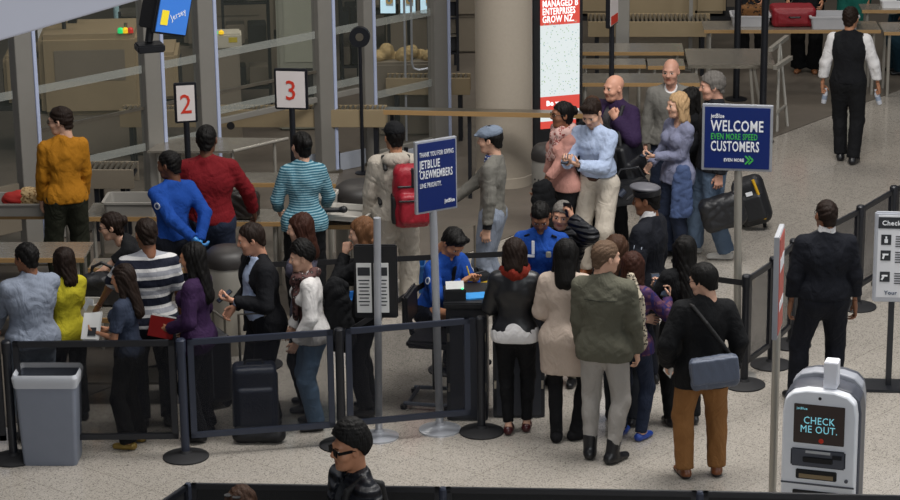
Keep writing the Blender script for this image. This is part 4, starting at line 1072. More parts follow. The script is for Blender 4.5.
# near black barrier at the bottom edge
z1 = 1.02
N1, N2, N3, N4 = at(188, 483, z1), at(443, 487, z1), at(700, 491, z1), at(960, 497, z1)
N0 = Vector((N1.x-.62, N1.y-1.5, 0))
gp = 'black panels of the near barrier'
BF = mat('black_fabric_panel', '#0f1013', .8, 0, (40, .3))
for l_, a_, b_ in (('near black fabric barrier panel turning the corner behind the brown-haired head', N0, N1), ('near black fabric barrier panel behind the man in sunglasses', N1, N2), ('near black fabric barrier panel below the man in tan trousers', N2, N3), ('near black fabric barrier panel below the white kiosk', N3, N4)):
    panel(l_, (a_.x, a_.y, 0), (b_.x, b_.y, 0), gp, BLACKM, BF, .1, z1, .04, .02)
for l_, a_ in (('near black barrier post at the corner left of the man in sunglasses', N1), ('near black barrier post right of the man in sunglasses', N2), ('near black barrier post below the man in tan trousers', N3)): post(l_, a_.x, a_.y, 'black posts of the near barrier', SLATE, z1-.01, .024)
# ------------------------------------------------------------------ waste bins
def bin_can(label, px, py, z, r, m, dots=False, group='round waste bins with dark domed lids'):
    p = at(px, py, z); th = thing('waste_bin', label, 'waste bin', (p.x, p.y, 0), 0, group)
    MB().lathe([(r*.97, 0), (r*.97, .02), (r, .03), (r, z-.16), (r*.98, z-.15)], (0, 0, 0), 40).build('body', m, th)
    MB().lathe([(r*1.03, z-.165), (r*1.04, z-.11), (r*.96, z-.06), (r*.75, z-.02), (r*.35, z), (0, z+.003)], (0, 0, 0), 40).build('lid', mat('bin_lid', '#2a2726', .5), th)
    if dots:
        d = MB()
        for i in range(7):
            for j in range(5):
                a = -PI/2-.9+i*.3; q = Vector((math.cos(a)*r, math.sin(a)*r, .42+j*.05)); n_ = Vector((math.cos(a), math.sin(a), 0)); d.tube([q-n_*.004, q+n_*.004], .011, 8)
        d.build('perforation', RUBBER, th)
bin_can('round steel waste bin between the woman in purple and the man in the suit', 227, 246, .98, .205, STEEL)
bin_can('round steel waste bin behind the pale trays, left of the hoodie', 361, 181, .98, .26, STEEL)
bin_can('round grey perforated waste bin left of the woman in pink', 548, 143, .98, .17, ALU, True)
# rectangular grey bin with liner
p = at(50, 466); th = thing('slim_waste_bin', 'tall grey plastic waste bin with clear liner before the mesh barrier', 'waste bin', (p.x, p.y+.13, 0), 0)
def rings(specs, n=8):
    m = MB(); prev = None
    for (w, d, z, r) in specs:
        pts = []
        for cx, cy, a0 in ((1, 1, 0), (-1, 1, 90), (-1, -1, 180), (1, -1, 270)):
            for k in range(n): a = R(a0+90*k/(n-1)); pts.append((cx*(w/2-r)+math.cos(a)*r, cy*(d/2-r)+math.sin(a)*r, z))
        cur = [m.bm.verts.new(q) for q in pts]
        if prev:
            for i in range(len(cur)): m.bm.faces.new((prev[i], prev[(i+1) % len(cur)], cur[(i+1) % len(cur)], cur[i]))
        else: m.bm.faces.new(cur[::-1])
        prev = cur
    return m
rings([(.42, .25, 0, .03), (.43, .26, .02, .03), (.485, .3, .7, .035), (.5, .31, .705, .035), (.5, .31, .75, .035), (.47, .28, .75, .03), (.42, .24, .1, .03)]).build('body', mat('bin_blue_grey', '#757b88', .5, 0, (4, .05)), th)
rings([(.503, .313, .665, .035), (.512, .322, .7, .035), (.525, .335, .745, .04), (.5, .31, .775, .04), (.46, .27, .74, .03)]).build('liner', see_through('clear_liner', '#d5d8de', .62, .3), th)
# ------------------------------------------------------------------ self-service kiosk
p = at(821, 394, 1.28); th = thing('check_in_kiosk', 'white self-service kiosk with a dark screen at the lower right', 'kiosk', (p.x, p.y+.05, 0), R(-16))
prof = [(-.27, 0), (.27, 0), (.27, 1.1), (.255, 1.2), (.2, 1.255), (.1, 1.28), (-.1, 1.28), (-.2, 1.255), (-.255, 1.2), (-.27, 1.1)]
KW = mat('kiosk_white', '#dfe2e8', .3); KG = mat('kiosk_grey', '#4a4d56', .4)
MB().prism(prof, 0, .1, 'y').build('front_shell', KW, th, bev=.015)
MB().prism([(x*1.06, z*1.0) for x, z in prof], .102, .3, 'y').build('side_shell', KG, th, bev=.012)
MB().prism([(x*1.0, z*1.03) for x, z in prof], .302, .42, 'y').build('back_shell', mat('kiosk_light_grey', '#9a9da5', .4), th, bev=.012)
MB().prism([(x*.96, z*1.02) for x, z in prof], .422, .5, 'y').build('rear_cover', KG, th, bev=.012)
s_ = MB().box((.0, -.004, 1.025), (.37, .012, .3), bev=.004).build('screen', mat('kiosk_screen', '#3d3532', .25, emit=.12), th)
CY = lum('screen_cyan', '#7fc4d2', .5)
text(s_, 'CHECK', CY, (.0, -.012, 1.03), .078, (PI/2, 0, 0), 'CENTER', 0., sx=.85); text(s_, 'ME OUT.', CY, (.0, -.012, .962), .078, (PI/2, 0, 0), 'CENTER', 0., sx=.85)
text(s_, 'jetBlue', CY, (-.165, -.012, 1.135), .026, (PI/2, 0, 0)); MB().lathe([(.018, 0), (.018, .004)], (0, 0, 0), 16).build('red_mark', REDL, s_); s_.children[-1].location = (.02, -.012, .905); s_.children[-1].rotation_euler = (PI/2, 0, 0)
pr_ = MB().box((0, -.006, .765), (.4, .02, .14), bev=.012).build('card_reader', KG, th)
MB().box((.0, -.018, .755), (.22, .014, .045), bev=.006).build('slot', BLACK, pr_); MB().box((.14, -.02, .79), (.07, .008, .03)).build('reader_lip', BLACKM, pr_); MB().box((0, -.018, .815), (.18, .008, .018)).build('label_strip', mat('pale_grey', '#a9abae', .5), pr_)
dp = MB().box((-.01, -.005, .635), (.3, .014, .075), bev=.006).build('document_slot', BLACK, th); MB().box((-.01, -.014, .625), (.25, .01, .03)).build('slot_tray', mat('brass_tray', '#8b7a5f', .4, .3), dp)
for z in (.63, .52): MB().tube([(.21, -.01, z-.02), (.21, .005, z-.02)], .014, 14).build('lock', KG, th)
MB().box((0, -.004, .56), (.535, .006, .012)).build('seam', KG, th)
MB().box((-.01, -.005, .47), (.34, .014, .08), bev=.006).build('lower_slot', BLACK, th)
MB().tube([(0, -.003, 1.225), (0, .01, 1.225)], .012, 12).build('camera_lens', BLACK, th)
q = th.location; pt = MB().box((0, 0, .1), (.1, .12, .2), bev=.006).build('receipt_stack', mat('stack_white', '#e2e3ea', .55), None); pt.location = (q.x+.09, q.y+.1, 1.283); pt.rotation_euler = (0, 0, R(-16)); tag(pt, 'white upright carton standing on the white kiosk', 'carton')
# ------------------------------------------------------------------ document desks and chair
def desk(label, px0, px1, py, z, dep, rz=0.):
    A, B = at(px0, py), at(px1, py); L = B.x-A.x
    th = thing('document_desk', label, 'desk', ((A.x+B.x)/2, A.y+dep/2, 0), rz, 'black document check desks')
    MB().box((0, 0, z/2-.03), (L-.02, dep-.02, z-.06), bev=.008).build('body', BLACKM, th)
    MB().box((0, 0, z-.025), (L+.02, dep+.02, .05), bev=.01).build('top', BLACK, th)
    fp = MB().box((0, -dep/2+.002, z/2-.05), (L-.08, .02, z-.16), bev=.004).build('front_panel', mat('desk_charcoal', '#2a2d36', .5), th)
    for sx in (-1, 1):
        for zz in (.3, z-.3): MB().box((sx*(L/2-.03), -dep/2-.004, zz), (.018, .012, .07)).build('hinge', STEELD, fp)
    return th
d1 = desk('narrow black desk where the seated officer writes', 446, 489, 421, 1.04, .55)
d2 = desk('wide black desk between the woman with the rust scarf and the standing officer', 492, 546, 418, 1.08, .25)
p = at(425, 402); th = thing('tall_chair', 'tall black chair under the seated officer', 'chair', (p.x+.1, p.y, 0), R(-100))
MB().box((0, 0, .58), (.44, .42, .07), bev=.02).build('seat', BLACK, th); MB().box((0, -.22, .86), (.4, .05, .28), bev=.02).build('backrest', BLACK, th)
MB().tube([(0, -.2, .6), (0, -.24, .8)], .025, 8).build('back_bracket', BLACKM, th); MB().tube([(0, 0, .12), (0, 0, .56)], .035, 12).build('column', BLACKM, th)
for sx in (-1, 1): MB().tube([(sx*.2, -.24, .05), (sx*.21, .1, .05), (sx*.19, .2, .08), (sx*.1, .22, .26), (0, .05, .3)], .018, 8).build('leg', mat('chair_tube_grey', '#6a707c', .35, .5), th)
MB().tube([(-.2, -.2, .05), (.2, -.2, .05)], .018, 8).build('stretcher', SLATE, th)
for sx in (-1, 1):
    for y in (-.24, .14): MB().lathe([(.03, 0), (.03, .035)], (sx*.2, y, .0), 10).build('foot', RUBBER, th)
# things on the front desk
zc = 1.04; dq = d1.location
o = MB().box((0, 0, .006), (.24, .16, .012)).build('clipboard', mat('cyan_folder', '#2e86c9', .5), None); o.location = (dq.x+.1, dq.y-.1, zc); o.rotation_euler = (0, 0, R(12)); tag(o, 'bright blue folder under the hands of the seated officer', 'folder')
th = thing('document_reader', 'small black document reader with a lit green dot on the front desk', 'reader', (dq.x-.1, dq.y-.16, zc), R(8))
MB().box((0, 0, .05), (.18, .14, .1), bev=.01).build('body', BLACK, th); MB().box((.0, -.03, .12), (.15, .02, .08), rot=Matrix.Rotation(R(-25), 4, 'X')).build('card', PAPER, th); MB().lathe([(.01, 0), (.01, .006)], (.06, -.06, .1), 8).build('lamp', lum('green_dot', '#27d07a', 2.), th)
# ------------------------------------------------------------------ trays and bags on the tables
def tray(label, px, py, z, L=.5, W=.36, H=.12, m=GREYBIN, rz=0., group='plastic security trays'):
    p = at(px, py, z); th = rings([(L*.9, W*.9, 0, .03), (L*.97, W*.97, H*.85, .035), (L*1.04, W*1.04, H*.87, .04), (L*1.04, W*1.04, H, .04), (L*.93, W*.93, H, .03), (L*.86, W*.86, .012, .03)]).build('security_tray', m)
    th.location = (p.x, p.y, z); th.rotation_euler = (0, 0, rz); return tag(th, label, 'tray', group)
tray('grey tray holding the red and tan clothes on the left table', 20, 211, .72, .6, .42, .13)
tray('grey tray on the table between the mustard sweater and the blue-shirted officer', 133, 212, .72, .52, .38, .15)
PALE = mat('pale_tray_plastic', '#b3afa8', .5)
for k in range(4): tray(['lowest', 'second', 'third', 'topmost'][k]+' pale tray of the stack left of the man in the hoodie', 350-k*.5, 216, .76+k*.045, .46, .4, .06, PALE, R(-14), 'stacked pale trays')
tray('pale deep tray on the table in front of the teal striped shirt', 320, 217, .76, .32, .3, .24, PALE, R(-5))
tray('small pale tray beside the black bag near the woman in yellow', 86, 312, .8, .24, .2, .1, PALE)
tray('pale tray with the brown bag left of the red suitcase', 750, 24, .86, .5, .36, .14, mat('tray_light', '#a9a9ac', .5))
tray('pale tray right of the red suitcase', 833, 26, .86, .62, .4, .16, mat('tray_light', '#a9a9ac', .5))
tray('white tray at the right edge beyond the waistcoat', 895, 6, .95, .4, .3, .1, WHITE)
def lump(name, label, cat, px, py, z, fn, m, ext=.4, h=.011, group=None, rz=0.):
    p = at(px, py, z) if px is not None else Vector((py[0], py[1], z)); o = soft(name, m, None, (-ext, -ext, -.02), (ext, ext, ext*1.3), h, fn); o.location = (p.x, p.y, z); o.rotation_euler = (0, 0, rz)
    return tag(o, label, cat, group) if label else o

def rbox(F, c, hs, r, k=.0, M=None, sub=False):
    c = np.array(c, float); hs = np.array(hs, float)-r
    Mi = np.eye(3) if M is None else np.array(M).T
    ext = np.full(3, np.linalg.norm(hs)+r)
    def fn(X, Y, Z):
        x, y, z = X-c[0], Y-c[1], Z-c[2]
        u = [Mi[i, 0]*x+Mi[i, 1]*y+Mi[i, 2]*z for i in range(3)]
        q = [np.abs(u[i])-hs[i] for i in range(3)]
        return np.sqrt(sum(np.maximum(t, 0)**2 for t in q))+np.minimum(np.maximum(np.maximum(q[0], q[1]), q[2]), 0)-r
    F.op(fn, c-ext, c+ext, k, sub)
lump('folded_clothes', 'red cloth in the tray beside the man in mustard', 'clothing', 13, 207, .75, lambda F: (F.ell((0, 0, .08), (.1, .09, .07)), F.ell((.06, .02, .1), (.07, .08, .06), k=.03), F.wrinkle(.012, rg)), mat('red_cloth', '#a8241d', .8), .3)
lump('folded_clothes', 'tan patterned cloth in the tray beside the man in mustard', 'clothing', 32, 206, .75, lambda F: (F.ell((0, 0, .1), (.13, .1, .09)), F.ell((-.08, .0, .07), (.08, .09, .06), k=.03), F.wrinkle(.014, rg)), pattern_mat('tan_print', 'leopard', '#b39a72', '#8a6e48', '#5c452c', scale=40.), .3)
def handbag(F):
    rbox(F, (0, 0, .13), (.17, .09, .13), .05); F.ell((0, 0, .2), (.13, .07, .08), k=.05); F.wrinkle(.008, rg)
    pts = [(-.1, 0, .24), (-.08, 0, .33), (0, 0, .37), (.08, 0, .33), (.1, 0, .24)]
    for a_, b_ in zip(pts, pts[1:]): F.cap(a_, b_, .014, k=.01)
lump('black_tote', 'slouchy black bag on the table beside the woman in yellow', 'bag', 104, 304, .8, handbag, mat('bag_black_gloss', '#17171b', .45, 0, (30, .5)), .45)
lump('leather_holdall', 'black leather bag at the right hand of the man in the red sweater', 'bag', 242, 218, .76, handbag, mat('bag_leather', '#1d1816', .4, 0, (26, .5)), .45)
lump('brown_handbag', 'brown patterned bag in the tray left of the red suitcase', 'bag', 751, 22, .875, lambda F: (rbox(F, (0, 0, .11), (.14, .1, .11), .05), F.cap((-.09, 0, .2), (0, 0, .3), .013, k=.01), F.cap((.09, 0, .2), (0, 0, .3), .013, k=.01)), pattern_mat('brown_print', 'leopard', '#6d4a2a', '#2d1d12', '#a37b48', scale=26.), .4)
lump('dark_camera', 'black object on the pale tray right of the teal shirt', 'equipment', 334, 213, .98, lambda F: (F.cap((-.12, 0, .03), (.06, 0, .03), .025), F.ell((.09, 0, .035), (.04, .035, .035), k=.01)), BLACK, .3)
# suitcases
def suitcase(label, loc, rz, w, d, h, m, handle=.35, group='wheeled suitcases', lying=False):
    th = thing('suitcase', label, 'suitcase', loc, rz, group)
    soft('shell', m, th, (-w/2-.05, -d/2-.05, 0), (w/2+.05, d/2+.05, h+.1), .012, lambda F: (rbox(F, (0, 0, .05+h/2), (w/2, d/2, h/2), .05), rbox(F, (0, -d/2, .05+h*.4), (w*.4, .025, h*.3), .022, k=.015)))
    for sx in (-1, 1): MB().tube([(sx*(w/2-.05)-.015, d/2-.05, .04), (sx*(w/2-.05)+.015, d/2-.05, .04)], .04, 12).build('wheel', RUBBER, th)
    MB().tube([(-w*.3, d/2-.03, h+.02), (-w*.3, d/2-.03, h+.05+handle), (w*.3, d/2-.03, h+.05+handle), (w*.3, d/2-.03, h+.02)], .011, 8).build('pull_handle', STEELD, th)
    MB().tube([(-.08, 0, h+.045), (-.06, 0, h+.08), (.06, 0, h+.08), (.08, 0, h+.045)], .012, 8).build('grip', BLACK, th)
    zr = MB()
    zr.tube([(-w/2+.03, -d/2+.05, .09), (-w/2-.004, -d/2+.06, .12), (-w/2-.004, -d/2+.06, h-.02), (-w/2+.04, -d/2+.06, h+.053), (w/2-.04, -d/2+.06, h+.053), (w/2+.004, -d/2+.06, h-.02), (w/2+.004, -d/2+.06, .12)], .006, 6).build('zip', mat('zip_grey', '#4a4a4e', .4), th)
    return th
CASE = mat('case_black', '#1a1b20', .55, 0, (50, .3)); CASEB = mat('case_navy', '#1a2233', .5, 0, (50, .3))
p = at(212, 402); suitcase('black suitcase between the woman in purple and the man in the suit, behind the mesh', (p.x, p.y, 0), R(-60), .42, .25, .6, CASE, .12)
p = at(262, 442); suitcase('dark suitcase in front of the man in the suit, behind the mesh', (p.x-.06, p.y+.14, 0), R(8), .36, .24, .58, CASEB, .4)
p = at(479, 320); suitcase('small black case with yellow trim behind the seated officer', (p.x-.06, p.y-.1, 0), R(40), .34, .22, .45, pattern_mat('case_yellow', 'stripes', '#17181b', '#c9a52a', scale=7., ratio=.12), .42)
p = at(255, 446); o = lump('duffel_bag', 'black duffel bag lying on the floor under the mesh barrier', 'bag', 258, 442, 0, lambda F: (F.cap((-.14, 0, .07), (.16, 0, .07), .068), F.wrinkle(.006, rg)), mat('duffel_black', '#141519', .6, 0, (40, .4)), .4)
for lb, px, py, w_, h_ in (('blue tub on the floor behind the woman holding her chin', 345, 328, .28, .3), ('blue tub on the floor right of the hoodie trousers', 417, 290, .16, .26)):
    p = at(px, py); th = rings([(w_*.85, .2, 0, .02), (w_, .24, h_, .02), (w_*1.05, .26, h_, .02), (w_*1.05, .26, h_+.02, .02), (w_*.95, .2, h_+.02, .02), (w_*.8, .16, .02, .02)]).build('blue_tub', BLUEP); th.location = p; tag(th, lb, 'tub', 'blue floor tubs')
# red suitcase lying on the far table
p = at(793, 26, .86); th = thing('red_suitcase', 'bright red suitcase lying on the long steel table', 'suitcase', (p.x, p.y+.1, .86), R(2))
RC = mat('case_red', '#7c0b1a', .5, 0, (50, .3), .12)
soft('shell', RC, th, (-.4, -.3, -.02), (.4, .3, .35), .011, lambda F: (rbox(F, (0, 0, .125), (.28, .2, .122), .05), rbox(F, (-.02, -.19, .12), (.2, .025, .08), .02, k=.015), F.wrinkle(.004, rg)))
MB().tube([(-.27, -.15, .2), (.27, -.15, .2)], .007, 6).build('zip', BLACK, th); MB().tube([(-.08, -.2, .14), (-.06, -.235, .14), (.06, -.235, .14), (.08, -.2, .14)], .011, 6).build('grip', BLACK, th)
for y in (-.14, .14): MB().tube([(.27, y-.02, .05), (.3, y+.02, .05)], .04, 10).build('wheel', RUBBER, th)
# ------------------------------------------------------------------ colours for clothes and hair
HD = mat('hair_black', '#0a0807', .6, 0, (90, .7), .45, 60., spec=.2, stretch=(1, 1, .15)); HB = mat('hair_dark_brown', '#1d120c', .62, 0, (90, .7), .5, 60., spec=.2, stretch=(1, 1, .15))
HM = mat('hair_brown', '#3a2518', .62, 0, (90, .7), .45, 60., spec=.2, stretch=(1, 1, .15)); HA = mat('hair_auburn', '#331a11', .62, 0, (90, .7), .5, 60., spec=.2, stretch=(1, 1, .15))
HL = mat('hair_blonde', '#a88a66', .62, 0, (90, .7), .45, 60., spec=.2, stretch=(1, 1, .15)); HG = mat('hair_grey', '#5f5b57', .65, 0, (90, .7), .45, 60., spec=.2, stretch=(1, 1, .15)); HS = mat('hair_sandy', '#5a4738', .65, 0, (90, .7), .4, 60., spec=.2)
HX = mat('hair_light_brown', '#5f4029', .62, 0, (90, .7), .45, 60., spec=.2, stretch=(1, 1, .15))
KBLK = cloth('black_cloth', '#0c0d10'); KLEG = cloth('black_leggings', '#0a0a0d', .1); KNAV = cloth('navy_cloth', '#10141f'); KNAV2 = cloth('navy_sweater', '#0b0e17'); DEN = cloth('denim', '#3c5068'); DEND = cloth('dark_denim', '#1c2436'); DENL = cloth('pale_denim', '#7f8a99')
LEA = mat('black_leather', '#17171a', .35, 0, (40, .3)); BRL = mat('tan_leather', '#6b3b1c', .4, 0, (40, .2)); SNK = mat('sneaker_white', '#b9b6b0', .55, 0, (40, .3)); SOLE = mat('sole_white', '#c9c7c2', .6); SOLED = mat('sole_dark', '#1b1918', .7)
BLU = cloth('officer_blue', '#133f8c', .1); WHT = cloth('white_shirt', '#d2d0d0', .06); LBL = cloth('light_blue_shirt', '#a0aec8', .08)
SK1, SK2, SK3, SK4 = '#c49a83', '#a9775a', '#80563f', '#5f3d2c'
BLTB = mat('belt_black', '#111113', .4); BLTN = mat('belt_brown', '#3c2416', .45)
G1, G2, G3, G4, G5 = 'travellers at the divesting tables', 'travellers behind the mesh barrier', 'people around the document desks', 'travellers queueing by the advert', 'people at the far tables'
SHOE = dict(m=LEA); BOOT = dict(kind='boot', m=LEA, shaft=.25)
def patch(P, nm, dz=-.12, m=None, r=.032):
    """round emblem on the outer side of an upper sleeve"""
    S, E, W = P['A'][nm]; c = S+(E-S)*.42; sd = -1 if nm == 'L' else 1
    n_ = nrm(P['SR'] @ np.array([sd, -.25, .15])); n_ = nrm(n_-nrm(E-S)*(n_@nrm(E-S))); q = c+n_*.066
    o = MB().tube([q*P['s'], (q+n_*.006)*P['s']], r, 18).build('sleeve_patch', m or mat('patch_white', '#b9bec8', .6), P['o'])
    MB().tube([(q+n_*.006)*P['s'], (q+n_*.008)*P['s']], r*.62, 16).build('emblem', mat('patch_navy', '#2a3d66', .6), o)
    return o
def gloves(P, m):
    for nm in 'LR':
        W, x, y, z = P['WR'][nm]; v, q = hand_mesh('relax'); sd = -1 if nm == 'L' else 1
        v = v*np.array([1.06, sd*1.12, 1.25]); q = q if sd > 0 else q[:, ::-1]; v = v[:, :]
        me = fast_mesh('glove', (v @ np.stack([x, y, z], 1).T+W+x*.012)*P['s'], q); me.materials.append(m); o = bpy.data.objects.new('glove', me); C.objects.link(o); o.parent = P['o']
def held(P, pt, name, label, cat, build, rot=(0, 0, 0), group=None):
    """a thing held at a point of the person's own frame; build(MB) shapes it around the point"""
    w_ = P['w'](pt); mb = MB(); build(mb); o = mb.build(name, None); o.data.materials.clear()
    o.location = w_; o.rotation_euler = (rot[0], rot[1], P['o'].rotation_euler[2]+rot[2]); return tag(o, label, cat, group)
def palm_pt(P, nm, a=.08, b=.03):
    W, x, y, z = P['WR'][nm]; return W+x*a-z*b
def phone(P, nm, label, tilt=-.6):
    o = held(P, palm_pt(P, nm, .09, .022), 'mobile_phone', label, 'phone', lambda m: m.box((0, 0, 0), (.075, .145, .01), bev=.004), (tilt, 0, 0), 'mobile phones')
    o.data.materials.append(BLACK); f = MB().box((0, 0, .006), (.066, .125, .002)).build('phone_screen', mat('phone_glass', '#3b4452', .15), o); return o
# ---- left: the divesting tables
p1 = person('man in a mustard sweater and dark olive trousers, at the far left table', 59, 106, 1.83, 22, skin=SK1, w=.9, head=(58, 6, 0), lh=(-.2, .14, .84), rh=(.2, .16, .86), glasses='n', hair=dict(style='short', m=HB),
  top=dict(m=cloth('mustard_knit', '#a06a14', .1), name='sweater', off=.02, hem=.88, slo=.006, wr=.007, blouse=.008), bottom=dict(m=cloth('dark_olive', '#23251b'), off=.024, flare=.012), shoes=SHOE, group=G1)
p2 = person('man in a pale grey fleece, back turned, at the left edge behind the barrier', 25, 242, 1.67, 32, skin=SK3, w=1.2, head=(22, 6, 0), lh=(-.2, .34, .98), rh=(.16, .36, 1.0), hair=dict(style='short', m=HD),
  top=dict(m=cloth('grey_fleece', '#7f8796', .1), name='fleece', off=.03, hem=.86, collar='stand', slo=.008, wr=.006), bottom=dict(m=DENL), shoes=SHOE, group=G1)
p3 = person('woman in a bright yellow cardigan with dark bobbed hair, behind the grey fleece', 62, 247, 1.5, 38, fem=True, skin=SK1, head=(15, 5, 0), lh=(-.16, .36, 1.0), rh=(.2, .3, .95), hair=dict(style='bob', m=HB, L=.17),
  top=dict(m=cloth('yellow_knit', '#b0a528', .08), name='cardigan', off=.022, hem=.84), bottom=dict(m=KBLK), shoes=SHOE, group=G1)
p4 = person('woman in glasses and a black short-sleeved top reaching left across the table', 109, 212, 1.62, 102, fem=True, skin=SK1, lean=(38, 0), head=(-8, -8, 0), lh=(-.1, .8, .96), rh=(.2, .5, .9), glasses='n', hair=dict(style='bun', m=HB),
  top=dict(m=KBLK, name='top', off=.014, sleeve=.3, hem=.9, neck=.085), bottom=dict(m=KBLK), shoes=SHOE, group=G1)
p5 = person('man in a navy, white and grey striped shirt seen from behind', 145, 217, 1.78, 14, skin=SK3, w=1.1, head=(12, 10, 0), lh=(-.44, .3, .9), le=(-.8, -.2, -.6), hair=dict(style='short', m=HB, t=.007),
  top=dict(m=pattern_mat('rugby_stripes', 'stripes', '#c3c2c2', '#181c2b', '#8d8f96', scale=6.3, ratio=.42), sleeve=.42, off=.026, hem=.88), bottom=dict(m=KNAV), shoes=SHOE, group=G1)
p6 = person('woman with long dark hair and a dark blue tee holding white papers by the barrier', 121, 264, 1.53, 74, fem=True, skin=SK2, head=(8, 10, 0), lh=(-.1, .26, 1.12), rh=(.12, .26, 1.08), lhand=('hold', (0, -.3, 1), None), hair=dict(style='long', m=HB, L=.3),
  top=dict(m=cloth('slate_tee', '#2b3344'), off=.018, sleeve=.4, hem=.9), bottom=dict(m=KLEG, off=.008, flare=.035), shoes=dict(kind='flat', m=mat('gold_flats', '#8b7339', .35, .4)), group=G2)
def papers(m):
    m.box((0, 0, 0), (.17, .24, .006)).box((.01, .0, .02), (.16, .22, .004), rot=Matrix.Rotation(.3, 4, 'Y'))
    m.tube([(-.09, .15, .02), (-.02, .2, .06), (.06, .17, .09)], .03, 6, flat=.1)
o = held(p6, palm_pt(p6, 'L', .08, .04), 'folded_papers', 'white papers with a dark square held by the long-haired woman in the blue tee', 'papers', papers, (-.9, 0, .5)); o.data.materials.append(PAPER); o.rotation_euler = (R(58), R(-14), R(-28)); MB().box((.025, -.05, .026), (.07, .07, .002), rot=Matrix.Rotation(.3, 4, 'Y')).build('dark_picture', INK, o)
p7 = person('security officer in a bright blue shirt with blue gloves clasped behind the back', 168, 150, 1.74, 38, skin=SK4, head=(30, 6, 0), lh=(.05, -.25, 1.0), rh=(.12, -.26, .97), le=(-.9, -.6, 0), re=(.9, -.5, 0), hair=dict(style='short', m=HD, t=.006),
  top=dict(m=BLU, off=.022, hem=.95, collar='shirt', wr=.006), bottom=dict(m=KNAV, waist=1.0, belt=BLTB), shoes=SHOE, group=G1)
patch(p7, 'L'); gloves(p7, mat('nitrile_blue', '#2f79b8', .4))
p8 = person('big man in a red sweater seen from behind with a black bag at his right', 206, 124, 1.88, 4, skin=SK4, w=1.24, head=(-6, 4, 0), lh=(-.26, .2, .95), rh=(.36, .22, .95), re=(.9, -.4, -.3), hair=dict(style='short', m=HD, t=.006),
  top=dict(m=cloth('red_knit', '#680c15', .1), name='sweater', off=.028, hem=.92, wr=.006), bottom=dict(m=DEND, off=.022), shoes=SHOE, group=G1)
p9 = person('person in a finely striped teal shirt with dark pinned-up hair, seen from behind', 301, 131, 1.76, 10, fem=True, skin=SK1, w=1.02, head=(22, 6, 0), lh=(-.22, .22, .98), rh=(.22, .26, .98), le=(-.5, -.8, -.5), re=(.5, -.8, -.5), hair=dict(style='bun', m=HD),
  top=dict(m=pattern_mat('teal_stripes', 'stripes', '#2a5d70', '#83a4ae', scale=42, ratio=.42), off=.024, hem=.84, collar='shirt', sleeve=.9, wr=.006), bottom=dict(m=KBLK), shoes=SHOE, group=G1)
p10 = person('woman in a purple cardigan with long black hair, holding a red folder', 191, 242, 1.66, 76, fem=True, skin=SK2, head=(6, 8, 0), lh=(-.14, .2, 1.03), rh=(.12, .22, 1.0), hair=dict(style='long', m=HD, L=.32),
  top=dict(m=cloth('purple_knit', '#2c1638', .12), name='cardigan', off=.024, hem=.82, slo=.006), bottom=dict(m=KBLK, flare=.03), shoes=SHOE, group=G2)
o = held(p10, palm_pt(p10, 'L', .06, -.03)+np.array([.04, .03, .02]), 'red_folder', 'dark red folder held by the woman in purple', 'folder', lambda m: m.box((0, 0, 0), (.02, .24, .17), bev=.003), (0, .35, -.25)); o.data.materials.append(mat('folder_red', '#7a1414', .5)); MB().box((.012, 0, .096), (.006, .24, .012)).build('paper_edge', PAPER, o)
p11 = person('man in a dark suit and pale blue shirt looking down at his phone', 248, 223, 1.74, 116, skin='#b98870', w=1.18, belly=.02, lean=(7, 0), head=(-14, 10, 0), lh=(-.12, .3, 1.16), rh=(.2, .2, 1.0), lhand=('hold', (.3, -.2, 1)), hair=dict(style='short', m=HB, rec=.03),
  under=dict(m=LBL, off=.012, hem=.94, collar='shirt'), top=dict(m=cloth('suit_black', '#0c0d12'), name='suit_jacket', off=.03, hem=.8, collar='lapel', open=(.06, .13, .05), oshift=-.04, slo=.006), bottom=dict(m=cloth('suit_trousers', '#111217'), off=.022, flare=.01), shoes=SHOE, group=G2)
phone(p11, 'L', 'phone held by the man in the dark suit')
p12 = person('woman with brown shoulder-length hair and a grey-mauve top, behind the dark suit', 299, 213, 1.7, 92, fem=True, skin=SK1, w=.94, head=(-8, 8, 0), hair=dict(style='bob', m=HA, L=.2, fw=-.035),
  top=dict(m=cloth('mauve_top', '#4f4d5c'), off=.018, sleeve=.25, hem=.86, neck=.095), bottom=dict(m=KBLK), shoes=SHOE, group=G2)
p13 = person('woman with short black hair in a white cardigan, print scarf and jeans', 301, 243, 1.58, 100, fem=True, skin=SK1, w=1.12, lean=(5, 0), head=(0, 4, 0), lh=(-.2, .16, .9), rh=(.17, .18, .92), hair=dict(style='afro', m=HD, t=.016),
  under=dict(m=pattern_mat('scarf_print', 'leopard', '#5a3f3d', '#1d1517', '#a39a95', scale=30.), off=.014, hem=.85, name='blouse'), top=dict(m=cloth('white_knit', '#c9c6c4', .05), name='cardigan', off=.03, hem=.86, open=(.1, .12), oshift=-.03, collar='lapel', slo=.004), bottom=dict(m=cloth('light_jeans', '#5d7690'), off=.02, flare=.015), shoes=SHOE,
  scarf=dict(m=pattern_mat('scarf_print', 'leopard', '#5a3f3d', '#1d1517', '#a39a95', scale=30.), tail=.36, big=.1), group=G2)
lump('folded_coat', 'black coat draped behind the arm of the woman in the white cardigan', 'coat', None, (p13['w']((.02, -.2, 1.))[0]+.02, p13['w']((.02, -.2, 1.))[1]), .62, lambda F: (F.cap((0, 0, .56), (0.03, 0, .14), .1, .12, flat=((0, 1, 0), .6)), F.wrinkle(.012, rg)), KBLK, .55)
